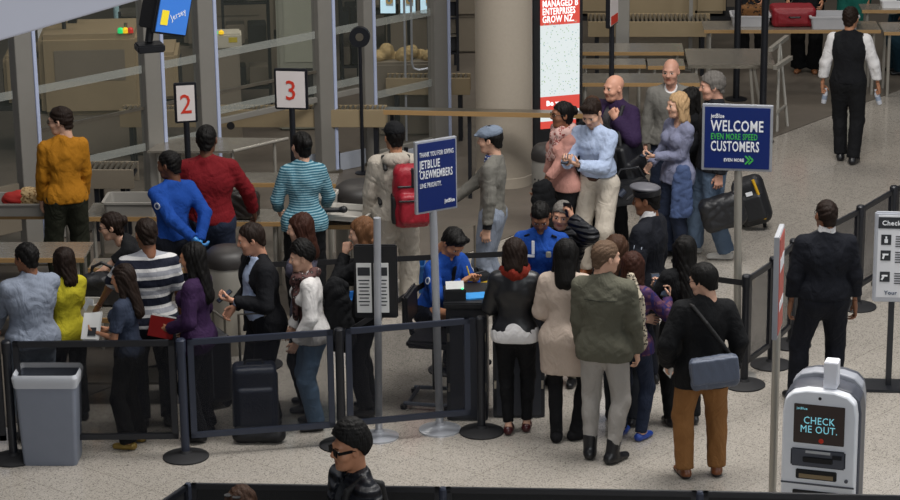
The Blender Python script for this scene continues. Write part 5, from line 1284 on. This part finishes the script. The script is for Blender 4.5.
p14 = person('woman in black with light brown hair resting her chin on her hand', 360, 217, 1.7, 84, fem=True, skin=SK1, head=(4, 12, 0), lh=(-.02, .17, 1.44), le=(-.5, .4, -.9), lhand=('grip', (1, -.2, 0), (.3, -.1, .9)), rh=(.15, .2, 1.15), hair=dict(style='bob', m=HX, L=.13),
  top=dict(m=KBLK, name='jacket', off=.026, hem=.82), bottom=dict(m=KLEG), shoes=BOOT, group=G2)
p15 = person('man in a pale hoodie and black cap with a red backpack, seen from behind', 394, 122, 1.8, 8, skin=SK2, head=(14, 4, 0), lh=(-.25, .1, .84), rh=(.24, .25, 1.05), hair=dict(style='short', m=HD), hat=('baseball', KBLK),
  top=dict(m=cloth('oat_fleece', '#a59d92', .08), name='hoodie', off=.03, hem=.88, collar='hood', slo=.006, wr=.007), bottom=dict(m=cloth('oat_trousers', '#a29b90', .08), off=.03, flare=.01, wr=.008), shoes=dict(kind='sneaker', m=mat('sneaker_orange', '#b4501c', .5), sole=mat('sole_yellow', '#a9a63a', .6)), group=G1)
def worn(P, name, label, cat, fn, m, lo, hi, h=.011, group=None, parts=()):
    s = P['s']; F = Fld(lo, hi, h); fn(F); V, Q = F.mesh(); me = fast_mesh(name, V*s, Q); me.materials.append(m)
    o = bpy.data.objects.new(name, me); C.objects.link(o); o.matrix_world = P['mw']; o.location = P['mw'].translation; o.rotation_euler = P['mw'].to_euler()
    if label: tag(o, label, cat, group)
    for nm, mm, f2 in parts:
        F = Fld(lo, hi, h*.8); f2(F); V, Q = F.mesh()
        if len(V): me = fast_mesh(nm, V*s, Q); me.materials.append(mm); c = bpy.data.objects.new(nm, me); C.objects.link(c); c.parent = o
    return o
RED = mat('nylon_red', '#8c1022', .5, 0, (45, .35), .12)
def strap_fn(side):
    def f(F):
        pts = [(side*.1, -.14, 1.38), (side*.11, -.06, 1.47), (side*.12, .05, 1.45), (side*.125, .135, 1.33), (side*.15, .1, 1.12), (side*.15, -.1, 1.05)]
        for a_, b_ in zip(pts, pts[1:]): F.cap(a_, b_, .02, k=.008)
    return f
worn(p15, 'backpack', 'red backpack with black straps on the man in the pale hoodie', 'backpack', lambda F: (rbox(F, (.13, -.23, 1.15), (.17, .1, .29), .08), rbox(F, (.13, -.33, 1.05), (.12, .05, .14), .04, k=.02), F.wrinkle(.009, rg)), RED, (-.4, -.5, .7), (.5, .3, 1.7),
  parts=(('strap', mat('strap_black', '#0d0d0f', .7), strap_fn(-1)), ('strap', mat('strap_black', '#0d0d0f', .7), strap_fn(1)), ('pocket_trim', BLACK, lambda F: (F.cap((.0, -.33, 1.26), (.26, -.33, 1.26), .012, k=0), F.cap((.13, -.33, 1.26), (.13, -.32, 1.42), .014, k=0), F.cap((0., -.385, 1.14), (.26, -.385, 1.14), .009, k=0), F.cap((.3, -.24, .9), (.33, -.2, 1.3), .016, k=0))), ('side_mesh', mat('strap_black', '#0d0d0f', .7), lambda F: rbox(F, (-.035, -.22, 1.03), (.025, .08, .13), .02))))
p16 = person('young man in a grey flat cap and grey sweater facing left beside the crew sign', 490, 125, 1.78, 78, skin=SK1, w=.95, head=(0, 4, 0), rh=(.06, .4, 1.02), lh=(-.24, .0, .8), rhand=('point', (-1, 0, -.4)), hair=dict(style='short', m=HD), hat=('flat', cloth('cap_grey', '#6b7686')),
  under=dict(m=pattern_mat('check_collar', 'plaid', '#2b3f78', '#c4c9d4', '#223059', scale=30), off=.01, hem=1.1, sleeve=.3, collar='shirt'), top=dict(m=cloth('ash_knit', '#67655f'), name='sweater', off=.022, hem=.9, wr=.006), bottom=dict(m=cloth('washed_denim', '#7a8290'), off=.022, flare=.012), shoes=SHOE, group=G1)
for nm in 'LR':
    S, E, W = p16['A'][nm]; d = nrm(W-E); MB().tube([(W-d*.05)*p16['s'], (W+d*.012)*p16['s']], .044, 14).build('cuff', KBLK, p16['o'])
# ---- document desks
p17 = person('seated security officer in bright blue writing at the narrow desk', 459, 232, 1.74, -132, skin=SK2, pel=(0, 0, -.26), lean=(22, 0), head=(-6, 34, 0), lh=(-.02, .5, 1.03), rh=(.12, .48, 1.04), lhand=('flat', (0, 0, -1)), rhand=('hold', (0, 0, -1)), lf=(-.16, .36, 0, .22), rf=(.16, .36, 0, .22), hair=dict(style='short', m=HD, quiff=1),
  top=dict(m=BLU, off=.022, hem=.95, collar='shirt', wr=.006), bottom=dict(m=KNAV, waist=1.02), shoes=SHOE, tie=KNAV2, group=G3)
patch(p17, 'R'); patch(p17, 'L')
pen = held(p17, palm_pt(p17, 'R', .08, .02), 'pen', 'yellow pen in the hand of the seated officer', 'pen', lambda m: m.tube([(0, 0, -.02), (.02, -.03, .11)], .006, 8)); pen.data.materials.append(mat('pen_yellow', '#c9ad22', .4))
p18 = person('woman in a black quilted jacket and rust-red scarf with black leggings, seen from behind', 515, 237, 1.66, -4, fem=True, skin=SK1, head=(-4, 8, 0), lh=(-.15, .28, 1.02), rh=(.16, .28, 1.02), lf=(-.06, -.02, 0), rf=(.09, .06, 0), hair=dict(style='bob', m=HB, L=.1),
  under=dict(m=WHT, off=.018, hem=.855, sleeve=.2), top=dict(m=mat('soft_black_leather', '#15161a', .42, 0, (14, .5), .2, 6.), name='jacket', off=.032, hem=.91, slo=.008, wr=.002), bottom=dict(m=KLEG, off=.006, flare=-.002, len=.95), shoes=dict(kind='flat', m=mat('maroon_flats', '#3d1317', .35)), scarf=dict(m=cloth('rust_wool', '#6e1f12', .2), big=1.4), group=G3)
p19 = person('standing officer in bright blue behind the wide desk, looking down', 540, 205, 1.7, 172, skin=SK3, w=1.08, head=(4, 34, 0), lean=(8, 0), lh=(-.12, .4, 1.04), rh=(.12, .4, 1.04), hair=dict(style='buzz', m=HD, t=.004),
  top=dict(m=BLU, off=.022, hem=.95, collar='shirt', wr=.006), bottom=dict(m=KNAV, waist=1.0), shoes=SHOE, group=G3)
for sx in (-1, 1):
    q = p19['sp'](sx*.12, .0, 1.452)*p19['s']; MB().box(tuple(q), (.05, .11, .014), rot=Matrix.Rotation(R(-sx*-18), 4, 'Y'), bev=.004).build('epaulette', KNAV2, p19['o'])
q = p19['sp'](.08, .13, 1.3)*p19['s']; MB().box(tuple(q), (.07, .012, .02)).build('name_tag', LETTER, p19['o']); q = p19['sp'](-.08, .13, 1.32)*p19['s']; MB().box(tuple(q), (.045, .014, .055), bev=.006).build('badge', mat('badge_silver', '#c7c4b8', .3, .6), p19['o'])
q = p19['sp'](.055, .128, 1.38)*p19['s']; MB().box(tuple(q), (.025, .012, .12), bev=.003).build('lanyard', LETTER, p19['o'])
p20 = person('grey-haired man in black holding a phone to his ear beside the standing officer', 563, 201, 1.63, 160, skin='#b0836c', head=(8, 8, -6), lh=(-.13, .1, 1.63), le=(-.9, .35, -.5), lhand=('hold', (1, -.1, 0), (.25, .0, 1)), hair=dict(style='short', m=HG),
  top=dict(m=pattern_mat('black_shell', 'puffer', '#131418', '#1d1f24', scale=7., rough=.5), name='jacket', off=.034, hem=.84, collar='stand', slo=.01), bottom=dict(m=cloth('stone_trousers', '#8a8375')), shoes=SHOE, group=G3)
phone(p20, 'L', 'phone at the ear of the grey-haired man in black', 1.3)
p21 = person('woman in a long pale pinkish coat with dark hair and black boots, seen from behind', 566, 238, 1.7, -10, fem=True, skin=SK1, head=(6, 10, 0), lh=(-.14, .25, 1.0), rh=(.15, .25, 1.0), lf=(-.07, -.04, 6), rf=(.08, .02, -50), hair=dict(style='long', m=HD, L=.2),
  top=dict(m=cloth('blush_wool', '#b5a598', .06), name='coat', off=.034, hem=.6, collar='lapel', slo=.008, flare=-.005), bottom=dict(m=KLEG, off=.004), shoes=dict(kind='boot', m=cloth('suede_black', '#0f0f12'), shaft=.75), group=G3)
p22 = person('man in an olive field jacket, grey jeans and black ankle boots, head turned right', 606, 240, 1.8, -14, skin=SK1, w=1.06, head=(-48, 4, 0), lh=(-.2, .12, .86), rh=(.24, .1, .84), lf=(-.1, -.04, 6), rf=(.09, -.1, -32), hair=dict(style='short', m=HS, t=.009),
  top=dict(m=cloth('olive_canvas', '#57564a', .1), name='jacket', off=.03, hem=.83, collar='stand', slo=.008, wr=.007), bottom=dict(m=cloth('grey_jeans', '#98948f', .06), off=.012, flare=-.004, len=.86), shoes=dict(kind='boot', m=LEA, shaft=.26), group=G3)
def yoke(F):
    for sd in (-1, 1): F.cap(p22['sp'](0, -.142, 1.33), p22['sp'](sd*.13, -.128, 1.335), .005, k=0)
F_ = Fld((-.4, -.4, 1.), (.4, .4, 1.6), .006); yoke(F_); V_, Q_ = F_.mesh(); me_ = fast_mesh('back_seam', V_*p22['s'], Q_); me_.materials.append(cloth('olive_dark', '#2a2b24')); o_ = bpy.data.objects.new('back_seam', me_); C.objects.link(o_); o_.parent = p22['o']
p23 = person('woman with brown hair half hidden behind the olive jacket, with a leopard-print scarf', 618, 234, 1.62, -24, fem=True, skin=SK1, head=(-10, 8, 0), rh=(.26, .05, .9), lf=(-.0, .1, 0), rf=(.26, .0, -20), hair=dict(style='bob', m=HM, L=.18), pel=(.08, 0, 0),
  top=dict(m=KBLK, name='vest', off=.026, hem=.84), bottom=dict(m=cloth('charcoal_jeans', '#22252b'), off=.01), shoes=dict(kind='boot', m=LEA, shaft=.5), group=G3)
ws = p23['w']((.2, .02, 1.0)); lump('leopard_scarf', 'long leopard-print scarf hanging beside the sleeve of the olive jacket', 'scarf', None, (.63, 19.0), .8, lambda F: (F.cap((0, 0, .46), (.01, -.02, .08), .04, .06, flat=((0, 1, 0), .6)), F.cap((0, 0, .46), (-.06, .06, .62), .035, k=.03), F.wrinkle(.008, rg)), pattern_mat('leopard_print', 'leopard', '#a89e8c', '#221d18', '#b9b0a0', scale=45.), .7)
p24 = person('woman with long auburn hair in a purple plaid shirt holding up a phone', 634, 251, 1.58, -32, fem=True, skin=SK1, head=(0, 6, 0), rh=(.16, .36, 1.26), rhand=('hold', (-.5, -.5, .5), (0, .3, 1)), lh=(-.05, .3, 1.05), hair=dict(style='long', m=HA, L=.24),
  top=dict(m=pattern_mat('purple_plaid', 'plaid', '#3b2347', '#5b3a48', '#241f52', scale=16.), off=.02, hem=.84, collar='shirt'), bottom=dict(m=DEND, off=.008), shoes=dict(kind='flat', m=mat('blue_heels', '#1f3f8f', .35)), group=G3)
phone(p24, 'R', 'phone held up by the woman in plaid', .9)
p25 = person('uniformed man in a peaked cap and navy jacket facing left behind the crowd', 646, 184, 1.8, 66, skin=SK3, w=1.08, head=(14, 6, 0), lh=(-.2, .2, 1.0), hair=dict(style='short', m=HD, t=.005), hat=('officer', mat('cap_charcoal', '#4a4a50', .5), BLACK),
  under=dict(m=WHT, off=.012, hem=1.1, sleeve=.3, collar='turtle'), top=dict(m=KNAV2, name='jacket', off=.032, hem=.82, collar='lapel', slo=.008), bottom=dict(m=KNAV), shoes=SHOE, group=G3)
patch(p25, 'L', m=mat('patch_pale', '#9aa1ad', .6), r=.036)
p26 = person('woman with very long black hair dressed all in black, seen from behind', 684, 235, 1.62, 16, fem=True, skin=SK1, head=(4, 8, 0), lh=(-.16, .3, 1.18), lhand=('hold', (0, -.4, 1), (0, .3, 1)), hair=dict(style='long', m=HD, L=.42), top=dict(m=KBLK, name='coat', off=.03, hem=.66, slo=.008), bottom=dict(m=KBLK), shoes=SHOE, group=G3)
phone(p26, 'L', 'phone held by the long-haired woman in black', .9)
p27 = person('man in a black coat, glasses and tan trousers with a grey messenger bag', 702, 263, 1.74, 6, skin=SK1, w=1.02, head=(52, 10, 0), lh=(-.27, .1, .94), rh=(.25, .06, .9), re=(.8, -.8, 0), lf=(-.13, 0, 14), rf=(.13, .02, -8), glasses='n', hair=dict(style='short', m=HD, t=.016),
  top=dict(m=cloth('black_wool', '#0b0c0f'), name='coat', off=.034, hem=.77, collar='stand', slo=.01, flare=-.02), bottom=dict(m=cloth('tan_chinos', '#7d5630', .08), off=.022, flare=.006, wr=.006), shoes=dict(m=BRL, sole=SOLED), group=G3)
def mstrap(F):
    pts = [(.2, -.17, 1.06), (.12, -.19, 1.18), (-.0, -.17, 1.34), (-.1, -.1, 1.46), (-.14, .02, 1.46), (-.1, .15, 1.3), (.1, .19, 1.1), (.26, .05, .98), (.28, -.1, .97)]
    for a_, b_ in zip(pts, pts[1:]): F.cap(a_, b_, .016, k=.006)
GB = mat('messenger_grey', '#4a5160', .55, 0, (50, .3))
worn(p27, 'messenger_bag', 'grey messenger bag hanging behind the man in tan trousers', 'bag', lambda F: (rbox(F, (.05, -.245, .97), (.19, .05, .13), .045, M=rotm(0, 0, -6)), F.wrinkle(.007, rg)), GB, (-.5, -.5, .6), (.6, .4, 1.7),
  parts=(('flap', mat('messenger_flap', '#525a6b', .5, 0, (50, .3)), lambda F: (rbox(F, (.05, -.292, .995), (.185, .016, .1), .015, M=rotm(0, 0, -6)), F.wrinkle(.005, rg))), ('strap', mat('strap_black', '#0d0d0f', .7), mstrap)))
o = held(p27, palm_pt(p27, 'L', .09, .02), 'white_ticket', 'white folded ticket in the left hand of the man in tan trousers', 'paper', lambda m: m.box((0, 0, 0), (.004, .1, .13)), (.4, 0, .5)); o.data.materials.append(PAPER)
# ---- queue by the advert
p28 = person('woman in glasses, pink sweater and pink print scarf looking left by the advert', 563, 101, 1.72, 118, fem=True, skin=SK3, w=1.1, head=(-10, 0, 0), lh=(-.06, .3, .92), rh=(.24, .1, .84), glasses='n', hair=dict(style='bun', m=HD),
  top=dict(m=cloth('pink_knit', '#b58479', .07), name='sweater', off=.022, hem=.88, sleeve=.78), bottom=dict(m=KBLK), shoes=SHOE, scarf=dict(m=pattern_mat('pink_print', 'leopard', '#bd9c95', '#8c4a44', '#c9bab2', scale=26.), tail=.24), group=G4)
ws = p28['w']((-.12, .3, .9)); lump('folded_coat', 'black coat over the arm of the woman in pink', 'coat', None, (ws.x, ws.y), .5, lambda F: (F.cap((0, 0, .42), (.02, 0, .06), .1, .13, flat=((0, 1, 0), .55)), F.wrinkle(.012, rg)), KBLK, .55)
p29 = person('man in a pale blue shirt and beige trousers looking down at his phone', 589, 101, 1.82, 148, skin=SK1, w=.98, head=(6, 26, 0), lean=(11, 0), pel=(0, -.05, 0), lh=(-.03, .36, 1.18), rh=(.1, .36, 1.18), lhand=('hold', (0, -.3, 1), (.3, .5, .3)), rhand=('hold', (0, -.3, 1), (-.3, .5, .3)), hair=dict(style='short', m=HB, quiff=1),
  top=dict(m=LBL, off=.02, hem=1.015, collar='shirt', wr=.007, slo=.008, blouse=.004, neck=.08), bottom=dict(m=cloth('beige_chinos', '#b8afa2', .06), waist=1.01, belt=BLTN, off=.022), shoes=dict(m=BRL), group=G4)
phone(p29, 'R', 'phone in both hands of the man in the pale blue shirt', -.5)
S, E, W = p29['A']['L']; d = nrm(W-E); MB().tube([(W-d*.012)*p29['s'], (W+d*.008)*p29['s']], .034, 14).build('wristwatch', BLACK, p29['o'])
p30 = person('bald man in a dark purple jacket gripping a shoulder strap', 614, 76, 1.8, 140, skin='#c39079', w=1.25, head=(-12, 4, 0), lh=(-.14, .16, 1.36), le=(-.8, .3, -.9), lhand=('grip', (.2, -1, 0), (.5, .1, .8)), hair=dict(style='none', m=HG, brow=HG),
  under=dict(m=cloth('slate_polo', '#3f3d40'), off=.014, hem=.95, collar='shirt'), top=dict(m=cloth('aubergine', '#291938', .15), name='jacket', off=.04, hem=.84, collar='stand', open=(.06, .05, .02), slo=.01), bottom=dict(m=KBLK), shoes=SHOE, group=G4)
ws = p30['w']((-.24, .16, .9)); BAGK = mat('bag_nylon', '#15161a', .5, 0, (40, .4))
th = worn(p30, 'shoulder_bag', 'big square black shoulder bag of the bald man in purple', 'bag', lambda F: (rbox(F, (-.26, .12, .96), (.1, .2, .2), .04, M=rotm(10, 8, 12)), rbox(F, (-.37, .12, .9), (.03, .15, .11), .025, M=rotm(10, 8, 12), k=.01)), BAGK, (-.7, -.4, .5), (.4, .6, 1.75),
  parts=(('strap', mat('strap_black', '#0d0d0f', .7), lambda F: [F.cap(a_, b_, .02, k=.006) for a_, b_ in (((-.24, -.06, 1.13), (-.16, -.1, 1.44)), ((-.16, -.1, 1.44), (-.14, .06, 1.47)), ((-.14, .06, 1.47), (-.18, .18, 1.35)), ((-.18, .18, 1.35), (-.28, .26, 1.1)))]),))
p = p30['w']((-.42, .3, 0)); th = thing('camera_case', 'lower black equipment case with grey ends below the shoulder bag', 'bag', (p.x, p.y, .62), R(25))
MB().box((0, 0, .12), (.42, .18, .24), bev=.03).build('body', BAGK, th); 
for sx in (-1, 1): MB().tube([(sx*.1, -.1, .17), (sx*.16, -.1, .12)], .035, 12).build('buckle', SLATE, th)
MB().tube([(-.18, 0, .23), (-.1, 0, .36), (.1, 0, .36), (.18, 0, .23)], .014, 8).build('strap', BLACK, th)
p31 = person('person with dark brown hair hidden behind the man in the pale blue shirt', 592, 96, 1.7, 150, skin=SK2, w=.85, head=(20, 6, 0), hair=dict(style='short', m=HM), top=dict(m=KBLK, name='jacket', off=.026, hem=.85, collar='stand'), bottom=dict(m=KBLK), shoes=SHOE, group=G4)
p32 = person('balding man in a grey sweater over a white tee at the back of the queue', 671, 60, 1.78, 176, skin='#b98a76', w=1.1, head=(-14, 4, 0), hair=dict(style='none', m=HG, brow=HG),
  under=dict(m=WHT, off=.012, hem=1.2, sleeve=.2), top=dict(m=cloth('pewter_knit', '#6b6964', .06), name='sweater', off=.026, hem=.88, neck=.078), bottom=dict(m=DEND), shoes=SHOE, group=G4)
p33 = person('blonde woman in a lavender-grey top looking left with a phone', 678, 92, 1.7, 124, fem=True, skin=SK1, w=1.03, head=(-12, 2, 0), lh=(.06, .25, 1.12), lhand=('hold', (.3, -.2, 1)), rh=(.2, .2, 1.0), hair=dict(style='bob', m=HL, L=.15, fw=-.02, wr=.01),
  top=dict(m=cloth('lavender_jersey', '#767990', .08), off=.02, hem=.82, neck=.09, wr=.006), bottom=dict(m=DEND, flare=.012), shoes=SHOE, group=G4)
phone(p33, 'L', 'phone held by the blonde woman in lavender', -.3)
ws = p33['w']((-.2, .08, .9)); lump('denim_jacket', 'blue denim jacket hanging over the arm of the blonde woman', 'jacket', None, (ws.x, ws.y), .5, lambda F: (F.cap((0, 0, .46), (.0, 0, .06), .07, .09, flat=((0, 1, 0), .6)), F.cap((-.06, 0, .4), (-.08, 0, .0), .04, .055, k=.02), F.wrinkle(.012, rg)), cloth('denim_jacket', '#3f4e70'), .6)
p34 = person('dark-haired woman in black between the blonde woman and the grey-haired man', 690, 87, 1.6, 100, fem=True, skin=SK2, head=(0, 4, 0), hair=dict(style='long', m=HD, L=.22), top=dict(m=KBLK, name='jacket', off=.03, hem=.84), bottom=dict(m=KBLK), shoes=SHOE, group=G4)
p35 = person('tall grey-haired man in a black jacket, jeans and white sneakers behind the welcome sign', 712, 71, 1.9, 96, skin='#bd8f7b', w=1.05, head=(0, 6, 0), lh=(-.24, -.02, .86), rh=(.1, .25, 1.0), lf=(-.1, -.12, -10), rf=(.12, .14, 0), hair=dict(style='short', m=HG, t=.014),
  top=dict(m=cloth('black_windbreaker', '#17181d'), name='jacket', off=.03, hem=.86, collar='stand', slo=.008), bottom=dict(m=cloth('faded_jeans', '#56677c'), off=.024, flare=.012), shoes=dict(kind='sneaker', m=SNK, sole=SOLE), group=G4)
ws = p35['w']((-.26, 0, 0)); o = lump('carry_bag', 'soft black bag hanging from the hand of the grey-haired man', 'bag', None, (ws.x+.06, ws.y-.02), .36, lambda F: (rbox(F, (0, 0, .2), (.22, .1, .17), .08, M=rotm(0, 0, -16)), F.cap((.1, 0, .32), (.1, 0, .5), .016, k=.01), F.wrinkle(.01, rg)), BAGK, .55)
p = at(752, 232); th = thing('rolling_backpack', 'black rolling backpack with a curved yellow stripe behind the welcome sign pole', 'bag', (p.x, p.y+.12, 0), R(-8))
Mt = rotm(0, 0, -18)
def rb(F): rbox(F, (0, 0, .31), (.17, .13, .26), .09, M=Mt); rbox(F, (.03, -.12, .26), (.12, .04, .14), .035, k=.02, M=Mt)
soft('body', BAGK, th, (-.4, -.35, 0), (.4, .35, .75), .012, rb)
ys = [(Mt @ np.array([.11-.02*abs(t), -.13, .26*t*.95]))+np.array([0, 0, .31]) for t in (-.8, -.4, 0, .4, .8, .98)]
MB().tube([tuple(q) for q in ys], .016, 8, flat=1).build('yellow_stripe', mat('stripe_yellow', '#c79a17', .5), th)
for sx in (-.1, .12): MB().tube([(sx, .08, .045), (sx+.035, .08, .045)], .045, 12).build('wheel', RUBBER, th)
MB().box((-.02, -.155, .42), (.07, .01, .04), rot=Matrix.Rotation(R(-18), 4, 'Y')).build('white_tag', LETTER, th)
# ---- standing apart
p36 = person('man in a black waistcoat and white shirt walking away with bottles in both hands', 851, 6, 1.79, -14, skin=SK2, w=1.08, head=(-8, 2, 0), lh=(-.3, .02, .82), rh=(.33, .06, .88), le=(-.8, -.7, 0), re=(.8, -.7, 0), lhand=('grip', (1, 0, 0), (0, .3, -1)), rhand=('grip', (-1, 0, 0), (.2, .3, -1)), lf=(-.06, .02, 4), rf=(.1, -.12, -12), hair=dict(style='short', m=HB, rec=.02),
  under=dict(m=WHT, off=.016, hem=.95, collar='shirt', slo=.014, wr=.007), top=dict(m=cloth('waistcoat_black', '#0f1014'), name='waistcoat', off=.03, hem=.92, sleeve=0, collar='crew'), bottom=dict(m=KBLK, off=.02, flare=.008), shoes=SHOE)
for nm, lb in (('L', 'small white bottle in the left hand of the man in the waistcoat'), ('R', 'small white bottle in the right hand of the man in the waistcoat')):
    o = held(p36, palm_pt(p36, nm, .09, .03)+np.array([0, .01, -.03]), 'water_bottle', lb, 'bottle', lambda m: m.lathe([(.028, -.12), (.031, -.1), (.031, .01), (.014, .04), (.014, .06), (0, .061)], n=16), (.1, .15 if nm == 'L' else -.3, 0), 'bottles of the man in the waistcoat'); o.data.materials.append(mat('bottle_white', '#b9bcc4', .3)); MB().lathe([(.0315, -.07), (.0318, -.02)], n=16).build('bottle_label', mat('label_blue_grey', '#8793a6', .5), o)
p37 = person('man in a navy sweater and trousers standing alone before the right barrier, seen from behind', 827, 199, 1.78, 2, skin=SK3, w=1.14, head=(16, 2, 0), lh=(-.28, .04, .82), rh=(.27, .04, .82), lf=(-.2, .04, 30), rf=(.1, .02, -10), hair=dict(style='short', m=HB, t=.006, rec=.02), glasses='n',
  under=dict(m=WHT, off=.012, hem=1.2, sleeve=.2, collar='turtle'), top=dict(m=KNAV2, name='sweater', off=.028, hem=.94, slo=.008, wr=.006, blouse=.01), bottom=dict(m=KNAV2, off=.02, flare=.014), shoes=SHOE)
p38 = person('man in dark sunglasses and a black quilted jacket, before the near black barrier', 350, 426, 1.87, 120, skin=SK2, head=(-4, 2, 0), glasses='sun', hair=dict(style='afro', m=HD, t=.022, wr=.0045),
  under=dict(m=cloth('grey_collar', '#23262b'), off=.012, hem=1.1, sleeve=.2, collar='shirt'), top=dict(m=pattern_mat('ink_quilt', 'puffer', '#14161b', '#20232b', scale=5., rough=.45), name='jacket', off=.034, hem=.84, collar='shirt', open=(.06, .02), slo=.01), bottom=dict(m=DEND), shoes=SHOE)
def astrap(F):
    pts = [(-.1, -.17, 1.2), (-.115, -.12, 1.42), (-.12, -.0, 1.475), (-.12, .1, 1.42), (-.13, .15, 1.25)]
    for a_, b_ in zip(pts, pts[1:]): F.cap(a_, b_, .022, k=.008)
worn(p38, 'black_rucksack', 'black rucksack on the shoulder of the man in sunglasses', 'backpack', lambda F: rbox(F, (-.02, -.24, .98), (.14, .08, .2), .06), BAGK, (-.4, -.5, .7), (.4, .4, 1.7), parts=(('strap', mat('strap_black', '#0d0d0f', .7), astrap),))
p39 = person('brown-haired woman whose head just shows at the bottom left, glasses pushed up', 238, 488, 1.64, 150, fem=True, skin=SK1, head=(0, 10, 0), hair=dict(style='bob', m=HM, L=.2), top=dict(m=KBLK, name='jacket', off=.03, hem=.84), bottom=dict(m=DEND), shoes=SHOE)
w_ = p39['o']; hh = p39['hc']+p39['HR'] @ np.array([0, .055, .115]); g_ = MB()
for sx in (-1, 1): g_.lathe([(.001, -.003), (.026, -.003), (.026, .003), (.001, .003)], tuple((hh+p39['HR'] @ np.array([sx*.033, 0, 0]))*p39['s']), 14)
g_.build('sunglasses', BLACK, w_)
# ---- far tables
def far(label, px, py, top, bottom, fem=False, face=172, **kw):
    return person(label, px, py, 1.72, face, fem=fem, foot=1, skin=SK2, hair=dict(style='bob' if fem else 'short', m=HD), top=top, bottom=bottom, group=G5, **kw)
far('person in black with bare sandalled feet behind the red suitcase', 806, 72, dict(m=KBLK, name='shirt', off=.024, hem=.84), dict(m=KBLK, off=.03, flare=.03), lh=(-.2, .42, 1.05), rh=(.25, .42, 1.05), shoes=dict(kind='flat', m=mat('sandal_tan', '#8a5a3a', .5)))
far('woman in a black top and teal skirt-like trousers behind the tray beyond the waistcoat', 852, 64, dict(m=KBLK, name='top', off=.024, hem=.92, sleeve=.5), dict(m=cloth('teal_cloth', '#155a50'), off=.05, flare=.06), fem=True, face=150, rh=(.25, .4, 1.0), shoes=SHOE)
far('person in dark clothes behind the tray with the brown bag', 752, 66, dict(m=cloth('dark_grey_top', '#1f2024'), name='top', off=.024, hem=.86), dict(m=KBLK, off=.02), face=165, lh=(-.2, .42, 1.0), rh=(.15, .42, 1.05), shoes=SHOE)
far('person in black trousers beyond the roller tables left of the tall black poles', 698, 40, dict(m=KBLK, name='top', off=.024, hem=.86), dict(m=KBLK, off=.024), face=120, shoes=SHOE)
far('person in dark blue at the right edge of the far tables', 900, 73, dict(m=KNAV, name='top', off=.024, hem=.86), dict(m=cloth('ink_teal', '#16303c'), off=.04, flare=.03), face=100, shoes=SHOE)
